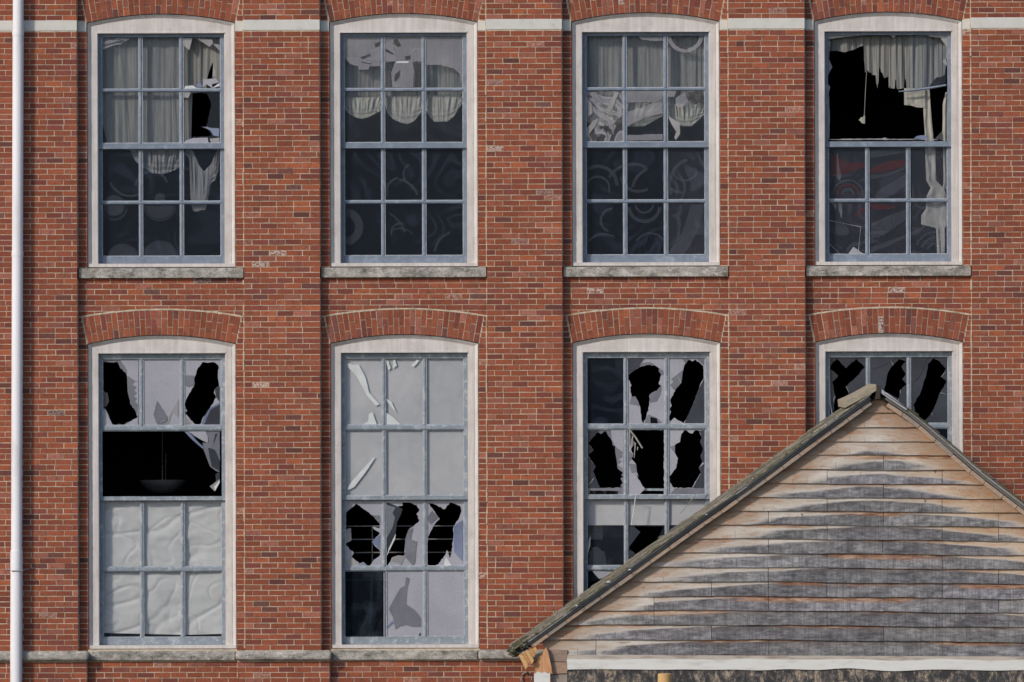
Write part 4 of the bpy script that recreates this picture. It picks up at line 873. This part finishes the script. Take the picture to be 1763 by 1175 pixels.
hang('bunched_curtain', c, M['cloth_tan'], 'yellowed bunch of cloth under the loose bar in the smashed upper sash', 'curtain', org(1573, 185))
def ribbon(mb, pts, y, amp, seed):          # pts: (uL, uR, v) rows from the top down, px
    n = 10; vs = []
    rows = []
    for (a, b, v), (a2, b2, v2) in zip(pts, pts[1:]):
        m_ = max(2, int((v2 - v) / 3))
        rows += [(a + (a2 - a) * i / m_, b + (b2 - b) * i / m_, v + (v2 - v) * i / m_) for i in range(m_)]
    rows.append(pts[-1])
    for a, b, v in rows:
        for k in range(n + 1):
            u = k / n; yy = y + amp * math.sin(u * 9 + seed + noise.noise(Vector((u * 2, v * .03, seed))) * 2.5) + amp * .5 * noise.noise(Vector((u * 3, v * .08, seed)))
            x = a + (b - a) * u; vs.append((RX(x, yy), yy, RZ(v, yy)))
    mb.add(vs, [(i * (n + 1) + k, (i + 1) * (n + 1) + k, (i + 1) * (n + 1) + k + 1, i * (n + 1) + k + 1) for i in range(len(rows) - 1) for k in range(n)])
def rr(z_, rows): return [(z_([(a, v)])[0][0], z_([(b, v)])[0][0], z_([(a, v)])[0][1]) for a, b, v in rows]
z2 = zf(1415, 240, 5.342)
c = MB(); ribbon(c, rr(z, [(1030, 1090, 590), (1025, 1100, 800), (1045, 1130, 1118)]) + rr(z2, [(948, 1042, 55), (960, 1050, 380), (1000, 1120, 450), (965, 1148, 520), (955, 1148, 640), (915, 1148, 700), (912, 1148, 780), (925, 1146, 790), (1040, 1135, 815), (1052, 1130, 830), (1060, 1130, 1060)]), YB - .01, .012, 3)
ribbon(c, rr(z, [(1250, 1280, 640), (1222, 1280, 760), (1218, 1280, 1118)]) + rr(z2, [(1115, 1148, 55), (1118, 1148, 400), (1108, 1148, 460)]), YB - .005, .010, 7)
hang('curtain_strip', c, M['cloth_tan'], 'long twisted cream strip of curtain hanging down through both sashes of the rightmost upper window', 'curtain', org(1610, 430))
c = MB(); ribbon(c, rr(z2, [(140, 146, 130), (138, 160, 250), (138, 178, 340), (150, 168, 375)]), YB, .003, 2); hang('cloth_scrap', c, M['cloth_tan'], 'narrow pointed pale scrap behind the middle left pane of the rightmost upper window', 'cloth', org(1443, 300)); c = MB(); ribbon(c, rr(z2, [(150, 186, 585), (152, 186, 650), (178, 184, 725)]), YB, .003, 5)
ribbon(c, rr(z2, [(75, 130, 585), (110, 132, 610), (124, 128, 650)]), YB, .002, 5)
hang('cloth_scrap', c, M['cloth_tan'], 'short pale scrap at the top of the bottom left pane of the rightmost upper window', 'cloth', org(1443, 370))
c = MB(); c.tube([RP(*z([(452, 440)])[0], YB - .02), RP(*z([(440, 640)])[0], YB - .02), RP(*z([(430, 870)])[0], YB - .02)], .0032, 6)
shard(c, z([(425, 870), (437, 880), (435, 960), (405, 955), (385, 930), (372, 925), (395, 895), (420, 890)]), YB - .022, 0, .3)
hang('blind_cord', c, M['cloth_tan'], 'thin cord with a rag knotted at its end dangling in the black opening', 'cord', org(1488, 210), smooth=False)
c = MB()
def stick(mb, pts, r, y): mb.tube([RP(*rect_of(*p), y) for p in pts], r, 5)
stick(c, [(1547, 158), (1570, 156), (1600, 152), (1629, 147)], [.006, .016, .016, .014], YG - .03)
tag(c.build('loose_muntin', M['sash_blue'], origin=RP(1588, 158, YG)), 'loose grey glazing bar slanting across the smashed upper sash', 'wood bar')
c = MB(); stick(c, [(1633.5, 134), (1632, 192)], .005, YG - .02)
tag(c.build('splintered_strip', M['orange'], origin=RP(1631, 192, YG)), 'thin orange splinter of bare wood on the right side of the smashed upper sash', 'wood strip')
c = MB(); stick(c, [(1428, 380), (1482, 391), (1478, 432)], .006, YB + .1); stick(c, [(1428, 420), (1446, 437)], .004, YB + .1); 
shard(c, zf(1415, 240, 5.342)([(290, 990), (385, 1055), (240, 1058)]), YB + .05, 0)
tag(c.build('fallen_frame', M['whiteboard'], origin=RP(1455, 440, YB)), 'thin broken frame fallen inside the bottom left panes of the rightmost upper window', 'frame')
# lower floor
c = MB(); xl = XL[0]
cloth(c, [(xl + 20, 855), (xl + 236, 855)], [(xl + 20, 1088), (xl + 100, 1090), (xl + 170, 1092), (xl + 236, 1090)], YL + .058, .020, mode='crumple', seed=1.7, rows=120, step=1.6)
hang('wrinkled_sheet', c, M['sheet'], 'wrinkled white sheeting behind the lower sash of the leftmost lower window', 'sheet', org(278, 1090))
# bowl lamp
t = tag(empty('pendant_lamp', RP(279, 850, 1.7)), 'grey bowl pendant lamp hanging in the black opening of the leftmost lower window', 'lamp')
c = MB(); n = 28; prof = [(39.5, 825), (40, 827), (36, 834), (28, 842), (16, 848), (0.3, 850), (0.3, 848.5), (15, 846.5), (27, 840), (35, 832), (38.5, 825)]; vs = []; f = []
fy = (D + 1.7) / D; zz = zf(160, 730, 7.345)
for rr_, v in prof:
    for k in range(n): vs.append((RX(279, 1.7) + rr_ * S * fy * math.cos(k * 2 * math.pi / n), 1.7 + rr_ * S * fy * math.sin(k * 2 * math.pi / n), RZ(v, 1.7)))
f = [(i * n + k, i * n + (k + 1) % n, (i + 1) * n + (k + 1) % n, (i + 1) * n + k) for i in range(len(prof) - 1) for k in range(n)]
c.add(vs, f); c.build('lamp_shade', M['lamp'], t, smooth=True)
c = MB(); c.tube([RP(279, 530, 1.7), RP(279, 802, 1.7)], .004, 6); c.tube([RP(279, 801, 1.7), RP(279, 826, 1.7)], .008, 8); c.tube([RP(285, 780, 1.7), RP(284.5, 826, 1.7)], .004, 6); c.build('lamp_rod', M['metal'], t)
c = MB(); xl = XL[1]
for a, b in ((0, 0), (1, 0), (2, 0), (0, 1), (1, 1), (2, 1)):
    x0_, x1_ = COLS[a]; v0, v1 = ROWS['low'][0][b]
c.pbox(xl + 19.5, xl + 236, 610, 858, YS + .045, YS + .060)
hang('backing_board', c, M['board'], 'flat pale grey board behind all six upper panes of the second lower window', 'board', org(696, 858), smooth=False)
t = MB()
for v in (905.6, 928.3, 951, 998): t.tube([RP(xl + 10, v, .55), RP(xl + 245, v, .55)], .008, 6)
t.tube([RP(640, 990, .56), RP(634, 1120, .56)], .02, 6); t.tube([RP(706, 905, .565), RP(706, 952, .565)], .006, 6); t.tube([RP(640, 905, .565), RP(640, 1120, .565)], .006, 6)
tag(t.build('inner_rails', M['metal'], origin=RP(696, 1120, .55)), 'thin grey horizontal rails behind the smashed panes of the second lower window', 'rails')
xl = XL[2]; c = MB(); c.pbox(xl + 22, xl + 236, 856, 905.5, YL + .05, YL + .06)
c.pbox(xl + 22, xl + 236, 902.5, 905.8, YL + .045, YL + .065)
hang('window_blind', c, M['whiteboard'], 'white half-lowered blind under the middle rail of the third lower window', 'blind', org(1110, 905), smooth=False)
c = MB()
for (a, b, v0, v1) in ((1010, 1037, 907, 931), (1013, 1040, 951, 974)):
    x0_, x1_, y0_ = a, b, .62
    c.pbox(a, b, v0, v0 + 2.5, y0_, y0_ + .03); c.pbox(a, b, v1 - 2.5, v1, y0_, y0_ + .03); c.pbox(a, a + 2.5, v0 + 2.5, v1 - 2.5, y0_, y0_ + .03); c.pbox(b - 2.5, b, v0 + 2.5, v1 - 2.5, y0_, y0_ + .03); c.pbox(a + 2.5, b - 2.5, v0 + 2.5, v1 - 2.5, y0_ + .015, y0_ + .03)
    if v0 < 910:
        p_ = c; c = MB(); tag(p_.build('picture_frame', M['metal'], origin=RP(1023, 931, .62)), 'upper of two small grey frames inside the third lower window', 'frame')
tag(c.build('picture_frame', M['metal'], origin=RP(1027, 974, .62)), 'lower of two small grey frames inside the third lower window', 'frame')
c = MB(); c.pbox(xl + 19.5, xl + 236, 842.5, 846.5, YS + .06, YS + .09)
tag(c.build('inner_rail', M['sash_worn'], origin=RP(1110, 846, YS)), 'pale blue-grey inner rail just above the middle rail of the third lower window', 'rail')
c = MB(); stick(c, [(1084, 854.5), (1094.5, 853.5), (1091, 880), (1087, 904)], .007, YC - .02)
tag(c.build('bent_trim', M['tape'], origin=RP(1090, 904, YC)), 'bent white strip hanging over the middle rail of the third lower window', 'trim')
c = MB(); stick(c, [(1206, 841), (1190, 862), (1171, 884)], .006, YC - .02)
tag(c.build('dry_stick', M['metal'], origin=RP(1188, 884, YC)), 'thin dark stick leaning at the right of the third lower window', 'stick')
z = zf(1000, 730, 7.345)
c = MB(); stick(c, [(1082, 737.5), (1094, 753), (1106, 772)], .012, YG - .03)
for a, b in (((660, 150), (640, 290)), ((690, 240), (675, 430)), ((720, 290), (715, 335)), ((615, 100), (610, 260))):
    p0, p1 = [RP(*q, YG - .02) for q in z([a, b])]; c.tube([p0, p1], [.010, .005], 5)
tag(c.build('splintered_muntin', M['cloth_tan'], origin=RP(1095, 772, YG)), 'splintered cream glazing bar dangling in the middle pane of the third lower window', 'wood bar')
c = MB(); stick(c, [(1427, 617), (1429, 690), (1433, 716)], .006, YG - .015); stick(c, [(1426, 616), (1427.5, 716)], .004, YG - .01)
tag(c.build('hanging_strip', M['tape'], origin=RP(1430, 716, YG)), 'thin white strip hanging at the left of the window behind the gable peak', 'strip')

# ------------------------------------------------------------------ drainpipe
t = tag(empty('drainpipe', RP(28, BOT, -.14)), 'tall white drainpipe running down the brick wall at the left edge', 'drainpipe')
yp = -.105; pc_ = lambda v: rect_of(31.4 - 3.6 * v / 1175, v)
P_ = MB()
for a, b, r_ in ((-140, 60, 9.3), (56, 438, 9.5), (434, 952, 9.6), (976, BOT - 20, 10.4)): P_.tube([RP(*pc_(a), yp), RP(*pc_(b), yp)], r_ * S, 28, cap=False)
P_.build('pipe', M['pipe'], t, smooth=True).data.polygons[0].use_smooth = True
for a, b, r_ in ((54, 62, 10.1), (433, 441, 10.2), (948, 980, 10.6)):
    P_ = MB(); P_.tube([RP(*pc_(a), yp), RP(*pc_(b), yp)], r_ * S, 28); P_.build('pipe_collar', M['pipe'], t, smooth=False)
P_ = MB(); P_.tube([RP(10, 978, -.01), RP(16, 979, -.06), RP(20, 981, -.185), RP(38, 981, -.185), RP(42, 979, -.06), RP(57, 976, -.01)], .008, 6)
P_.build('pipe_bracket', M['metal'], t)
# ring on the wall
c = MB(); n = 20; pts = [RP(905 + 9 * math.cos(a) , 1168 + 10 * math.sin(a), -.03 - .02 * math.sin(a)) for a in [i * 2 * math.pi / n for i in range(n + 1)]]
c.tube(pts, .007, 6, cap=False); c.tube([RP(905, 1158, 0.01), RP(905, 1158, -.05)], .014, 8)
tag(c.build('iron_ring', M['metal'], origin=RP(905, 1178, -.03), smooth=True), 'small iron ring fixed to the bricks below the shed eave', 'ring')

# ------------------------------------------------------------------ the wooden shed
YF = -3.2                              # gable face
def SP(px, py, y=YF): x, v = rect_of(px, py); return Vector((RX(x, YF), y, RZ(v, YF)))
apx = SP(1511, 690)
LB = [(860, 1158), (915, 1118), (1000, 1057), (1100, 986), (1200, 914), (1258, 874), (1328, 824), (1415, 759), (1511, 690)]      # under edge of the left rake
RB = [(1511, 690), (1567, 727), (1634, 785), (1679, 824), (1763, 888), (1980, 1062), (2075, 1138)]
def vtop(px): return interp(LB, px) if px <= 1511 else interp(RB, px)
EAVE_L, EAVE_R = 948, 2062
kl = 1 / 1.0
M['siding'] = m_siding((apx.x, apx.z), 0.725, 0.80)
shed = tag(empty('wooden_shed', SP(1511, 587.5 + (ZC / S) / ((D + YF) / D)) + Vector((0, 2, 0))), 'gabled wooden shed with silver-grey clapboards and mossy roof in front of the brick wall', 'shed')
shed.location.z = 0
s = MB()
lines = [684, 711, 735.6, 760, 782.8, 808, 832, 855.8, 879.4, 903.2, 927.6, 952, 976.6, 1001.4, 1026.6, 1051, 1076, 1101.5, 1128]
jx = {2: [], 3: [], 4: [1521], 5: [1424, 1622], 6: [1521], 7: [1424, 1622], 8: [1323, 1521, 1719], 9: [1424], 10: [1323, 1719 - 200], 11: [1424, 1622], 12: [1323, 1719], 13: [1225, 1424, 1622], 14: [1323, 1521, 1719], 15: [1126, 1424, 1622], 16: [1225, 1521], 17: [1026, 1324, 1622], }
extra = [1026, 1126, 1225, 1323, 1424, 1521, 1622, 1719, 1817, 1916, 2014]
bb = {}
def left_at(py): return [x for x in range(860, 1512) if interp(LB, x) <= py][0] if py > 690 else 1511
def right_at(py):
    q = [x for x in range(1511, 2076) if interp(RB, x) <= py]; return q[-1] if q else 1511
for i in range(len(lines) - 1):
    v0, v1 = lines[i], lines[i + 1]
    sag = lambda x, i=i: 0.0105 * max(0, x - 1323) * min(1, i / 8) + .6 * math.sin(x * .021 + i * 1.7) * min(1, i / 5)
    xs0 = max(left_at(v0), 902) if v0 > 690 else 1510; xs1 = max(left_at(v1), 945 if i == 17 else 902); xe0 = right_at(v0) if v0 > 690 else 1512; xe1 = min(right_at(v1), 2064); xe0 = min(xe0, 2064)
    js = sorted(jx.get(i, []) + [q for q in extra if rnd.random() < .10 and i > 5]); js = [q for q in js if xs0 + 20 < q < xe0 - 20]
    ed = [None] + js + [None]
    for a, b in zip(ed, ed[1:]):
        a0, a1 = (xs0 - 6, xs1 - 6) if a is None else (a + .45, a + .45); b0, b1 = (xe0 + 6, xe1 + 6) if b is None else (b - .45, b - .45)
        k = rnd.uniform(.78, 1.18); tint = (k, k * rnd.uniform(.97, 1.0), k * rnd.uniform(.97, 1.04)); n = max(2, int((b1 - a1) / 9)); wv = rnd.uniform(0, 99)
        dy = rnd.uniform(0, .004)
        for q in range(n):
            t0, t1 = q / n, (q + 1) / n
            pt0, pt1 = a0 + (b0 - a0) * t0, a0 + (b0 - a0) * t1; pb0, pb1 = a1 + (b1 - a1) * t0, a1 + (b1 - a1) * t1
            wb = lambda x: .8 * noise.noise(Vector((x * .03, wv, 0))) + .35 * noise.noise(Vector((x * .15, wv, 3))); cup = lambda x: .006 * noise.noise(Vector((x * .02, wv, 7)))
            P4 = [SP(pt0, v0 - 2 + sag(pt0), YF + .006 + dy), SP(pt1, v0 - 2 + sag(pt1), YF + .006 + dy), SP(pb1, v1 + sag(pb1) + wb(pb1), YF - .022 + dy + cup(pb1)), SP(pb0, v1 + sag(pb0) + wb(pb0), YF - .022 + dy + cup(pb0))]
            Bk = [p + Vector((0, .03, 0)) for p in P4]
            s.add(P4 + Bk, [(3, 2, 1, 0)], tint, [0.0, 0.0, 1.0, 1.0])
            s.add(P4 + Bk, [(3, 7, 6, 2)], tuple(v * .6 for v in tint), 0.0)
            if q == 0: s.add(P4 + Bk, [(0, 4, 7, 3)], tint, .3)
            if q == n - 1: s.add(P4 + Bk, [(1, 2, 6, 5)], tint, .3)
s.build('clapboard_siding', M['siding'], shed)
# nails / cracks are in the material; backing wall, sides and rear
k = MB()
bl, br = SP(952, 1158), SP(2062, 1158)
k.add([(bl.x, YF + .035, 0), (br.x, YF + .035, 0), (br.x, YF + .035, SP(2040, 1110).z), (apx.x, YF + .035, apx.z - .05), (bl.x, YF + .035, SP(0, 1104).z - .02)], [(0, 1, 2, 3, 4)])
k.add([(bl.x, YF + 2.6, 0), (br.x, YF + 2.6, 0), (br.x, YF + 2.6, SP(2040, 1110).z), (apx.x, YF + 2.6, apx.z - .05), (bl.x, YF + 2.6, SP(0, 1104).z - .02)], [(4, 3, 2, 1, 0)])
k.box(bl.x, bl.x + .04, YF + .036, YF + 2.6, 0, SP(0, 1110).z); k.box(br.x - .04, br.x, YF + .036, YF + 2.6, 0, SP(0, 1110).z)
k.build('shed_wall', M['deck'], shed)
# trim under the gable
k = MB()
xs = list(range(976, 2066, 14)) 
def ribbonp(ftop, fbot, y, th, mb, mi=0, xs=xs):
    for a, b in zip(xs, xs[1:]):
        p = [SP(a, ftop(a), y), SP(b, ftop(b), y), SP(b, fbot(b), y), SP(a, fbot(a), y)]; q = [v + Vector((0, th, 0)) for v in p]
        mb.add(p + q, [(3, 2, 1, 0), (0, 1, 5, 4), (2, 3, 7, 6)] + ([(0, 4, 7, 3)] if a == xs[0] else []), mi=mi)
nz = lambda x, s_, a: a * noise.noise(Vector((x * .012, s_, 0)))
ribbonp(lambda x: 1127.5 + (x - 980) * .004, lambda x: 1139 + (x - 980) * .003, YF - .030, .03, k); k.build('trim_strip', m_simple("bleached_strip", [(0.3, (0.28, 0.22, 0.18)), (0.5, (0.45, 0.40, 0.36)), (0.7, (0.52, 0.45, 0.38))], 6, .85, .3, (.6, 1, 3)), shed)
k = MB(); ribbonp(lambda x: 1135 + (x - 980) * .002 + nz(x, 1, 3) , lambda x: 1152.5 + (x - 980) * .002 + nz(x, 4, 5), YF - .035, .05, k); k.build('white_fascia', M['whitepaint'], shed)
k = MB(); ribbonp(lambda x: 1148, lambda x: 1215 , YF - .018, .04, k); k.build('peeling_board', M['peel'], shed)
k = MB(); ribbonp(lambda x: 1216, lambda x: 1950 , YF - .012, .03, k); k.build('lower_boards', M['peel'], shed)
# corner block and split post
k = MB()
def poly(mb, pts, y0, y1, **kw): mb.prism([(SP(*p).x, SP(*p).z) for p in pts], y0, y1, **kw)
poly(k, [(946, 1118), (977, 1119), (977, 1140), (947, 1139)], YF - .03, YF + .3, c=(.30, .22, .18)); poly(k, [(947, 1140), (977, 1141), (977, 1160), (948, 1161)], YF - .035, YF + .3, c=(.36, .24, .18)); poly(k, [(950, 1162), (977, 1161), (977, 1950), (950, 1950)], YF - .02, YF + .3, c=(.30, .25, .22))
k.build('corner_block', M['wood_attr'], shed, bevel=.004)
k = MB(); poly(k, [(919, 1148), (926, 1132), (935, 1124), (940, 1114), (944, 1122), (950, 1150), (951.5, 1162), (947, 1158), (943, 1160), (938, 1157), (932, 1159), (926, 1156), (921, 1160)], YF - .10, YF - .01)
k.build('split_post_top', M['fresh_wood'], shed, bevel=.004)
k = MB(); poly(k, [(919.5, 1158), (926, 1155), (932, 1158), (938, 1156), (943, 1159), (947.5, 1157), (948, 1950), (918, 1950)], YF - .098, YF - .012)
k.build('post', M['whitepaint'], shed, bevel=.004)
k = MB()
for i, (u, v) in enumerate(((893, 1128), (898.5, 1126), (904, 1122), (910.5, 1119), (917, 1117))):
    L2 = (26, 20, 23, 14, 9)[i]; dx, dyy = .45, .89
    poly(k, [(u, v), (u + 5.2, v - 3.4), (u + 5.2 + dx * L2, v - 3.4 + dyy * L2 * .9), (u + dx * L2 + .5, v + dyy * L2 + rnd.uniform(-1, 2))], YF - .19 + i * .008, YF - .02 + i * .01, c=(.52, .27, .11) if i % 2 else (.60, .36, .17))
k.build('rafter_end', M['wood_attr'], shed, bevel=.002)
# roof: deck, shingles, rake battens
def slope_part(pts, side):
    """walk the rake polyline; returns (pos, dir, normal) samples by length (px)"""
    P = [Vector(SP(*p)) for p in pts]; out = []
    for a, b in zip(P, P[1:]):
        d = b - a; L = d.length; d = d / L; nrm = Vector((-d.z, 0, d.x)); 
        if nrm.z < 0: nrm = -nrm
        n = max(1, int(L / .02)); out += [(a + d * (L * i / n), d, nrm) for i in range(n)]
    return out
LBs = [(888, 1136)] + LB[1:]; 
up = slope_part(LBs, -1); dn = slope_part([(2085, 1146)] + RB[::-1][1:], 1)
DEPTH = 2.75
deck = MB()
for samp in (up, dn):
    st = samp[::12] + [samp[-1]]
    for (p, d, n_), (p2, d2, n2) in zip(st, st[1:]):
        a0, a1 = p + n_ * .040, p2 + n2 * .040; b0, b1 = p + n_ * .115, p2 + n2 * .115
        f0, f1 = Vector((0, -.065, 0)), Vector((0, DEPTH, 0))
        v = [a0 + f0, a1 + f0, b1 + f0, b0 + f0, a0 + f1, a1 + f1, b1 + f1, b0 + f1]
        deck.add(v, [(0, 1, 2, 3), (0, 4, 5, 1), (3, 2, 6, 7), (4, 7, 6, 5)])
deck.build('roof_deck', M['deck'], shed)
for samp in (up, dn):
    bat = MB()
    i = 12
    while i < len(samp) - 10:
        n_ = int(rnd.uniform(11, 16)); j_ = min(i + n_, len(samp) - 4); p, d, nm = samp[i]; p2, d2, nm2 = samp[j_]; p2 = p2 - d2 * .006
        cc = rnd.choice([(.37, .28, .225), (.34, .265, .22), (.40, .29, .22), (.31, .25, .215)])
        w0 = rnd.uniform(-.004, .004)
        q = [p + nm * (.0 + w0), p2 + nm2 * (.0 + w0), p2 + nm2 * (.052 + w0), p + nm * (.052 + w0)]
        v = [a + Vector((0, -.105 + w0, 0)) for a in q] + [a + Vector((0, .03, 0)) for a in q]
        bat.add(v, [(0, 1, 2, 3), (0, 4, 5, 1), (3, 2, 6, 7), (0, 3, 7, 4), (1, 5, 6, 2), (4, 7, 6, 5)], cc)
        i = j_
    bat.build('rake_batten', M['wood_attr'], shed, bevel=.003)
for samp in (up, dn):          # dark grey edge board with a groove between batten and shingles
    gb = MB(); st = samp[6::10] + [samp[-3]]
    for (p, d, nm), (p2, d2, nm2) in zip(st, st[1:]):
        for h0, h1, yy, cc in ((.062, .084, -.12, (.15, .15, .155)), (.091, .122, -.14, (.30, .285, .27))):
            q = [p + nm * h0, p2 + nm2 * h0, p2 + nm2 * h1, p + nm * h1]; v = [a + Vector((0, yy, 0)) for a in q] + [a + Vector((0, -.06, 0)) for a in q]
            gb.add(v, [(0, 1, 2, 3), (0, 4, 5, 1), (3, 2, 6, 7)], cc)
    gb.build('edge_board', M['wood_attr'], shed)
sh = MB()
for si, samp in enumerate((up, dn)):
    exp_ = 9
    for i in range(0, len(samp) - 8, exp_):
        y = -.155
        while y < DEPTH:
            wd = rnd.uniform(.10, .22); i0 = max(0, i - int(rnd.uniform(0, 3))); i1 = min(i + exp_ * 3, len(samp) - 1)
            p, d, nm = samp[i0]; p2, d2, nm2 = samp[i1]
            lift = (.140 if si == 0 else .134) + rnd.uniform(0, .014); th = rnd.uniform(.020, .032)
            edge = rnd.uniform(-.012, .012) if y < -.14 else 0
            t_ = 1.25 if si == 0 else 1.0
            a, b = p + nm * (lift - th), p + nm * lift * 1.0; c2, e = p2 + nm2 * .112, p2 + nm2 * .120
            y0_, y1_ = y + edge, y + wd - .004
            v = [a + Vector((0, y0_, 0)), c2 + Vector((0, y0_, 0)), e + Vector((0, y0_, 0)), b + Vector((0, y0_, 0))]; v += [Vector((q.x, q.y - y0_ + y1_, q.z)) for q in v]
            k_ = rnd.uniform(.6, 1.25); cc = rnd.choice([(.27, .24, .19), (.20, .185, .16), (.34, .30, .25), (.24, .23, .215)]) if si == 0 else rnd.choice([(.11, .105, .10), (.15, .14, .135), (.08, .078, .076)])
            sh.add(v, [(0, 1, 2, 3), (4, 7, 6, 5), (3, 2, 6, 7), (0, 3, 7, 4), (0, 4, 5, 1)], tuple(q * k_ for q in cc))
            y += wd
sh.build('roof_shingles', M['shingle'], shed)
# moss clumps on the left slope and at the eave
ms = MB()
def clump(mb, p, r_):
    n = 7; vs = []; ph = rnd.uniform(0, 6)
    for i in range(4):
        for k_ in range(n):
            a = k_ * 2 * math.pi / n + ph; el = (i / 3) * math.pi / 2 * .96; rr2 = r_ * rnd.uniform(.75, 1.2)
            vs.append(p + Vector((math.cos(a) * math.cos(el) * rr2 * 1.3, math.sin(a) * math.cos(el) * rr2, math.sin(el) * rr2 * .7 - r_ * .15)))
    mb.add(vs, [(i * n + k_, i * n + (k_ + 1) % n, (i + 1) * n + (k_ + 1) % n, (i + 1) * n + k_) for i in range(3) for k_ in range(n)] + [tuple(3 * n + k_ for k_ in range(n))])
for _ in range(900):
    i = int(len(up) * rnd.random() ** 1.0) ; p, d, nm = up[min(i, len(up) - 1)]
    y = -.155 + (rnd.random() ** 2) * 2.7
    clump(ms, p + nm * .132 + Vector((0, y, 0)), rnd.uniform(.007, .016))
for _ in range(260):
    i = int(14 * rnd.random()); p, d, nm = up[i]
    clump(ms, p + nm * rnd.uniform(.03, .15) + Vector((rnd.uniform(-.02, .02), rnd.uniform(-.17, 1.2), 0)), rnd.uniform(.015, .035))
ms.build('moss', M['moss'], shed)
k = MB()                               # ridge cap boards
rp = SP(1511, 690)
def rcap(pts, y0, y1, cc): poly(k, pts, y0, y1, c=cc)
rcap([(1452.5, 690.5), (1467, 684), (1483, 676), (1508, 662), (1508.5, 673), (1454, 703)], YF - .17, YF + DEPTH, (.33, .285, .22))
rcap([(1509, 663), (1515, 663.5), (1515, 687), (1506, 688)], YF - .185, YF + DEPTH, (.055, .045, .038))
rcap([(1515.5, 669), (1523, 675), (1531, 680), (1543, 689), (1561, 703), (1560, 707), (1540, 693), (1515.5, 677)], YF - .165, YF + DEPTH, (.40, .40, .46))
k.build('ridge_cap', M['wood_attr'], shed, bevel=.003)
# small white lichen spots / droppings on the left rake
for px_, py_, r_ in ((1296, 822, .010), (1216, 884, .012), (1084, 979, .017), (1048, 1000, .022), (993, 1041, .016), (973, 1057, .014)):
    k = MB(); clump(k, SP(px_, py_ + 2, YF - .175), r_); k.build('lichen_spot', M['tape'], shed)

# ------------------------------------------------------------------ yellow post in front of the shed
yp2 = YF - .45
def YP(px, py): x, v = rect_of(px, py); return RP(x, v, yp2)
a = YP(1144.5, 1160); c = MB()
c.tube([(a.x, yp2, 0), (a.x, yp2, a.z - .01), (a.x, yp2, a.z)], [.088, .088, .080], 18)
tag(c.build('wooden_post', M['yellow'], origin=(a.x, yp2, 0), smooth=False), 'round yellow-brown post top standing in front of the shed below the white board', 'post')
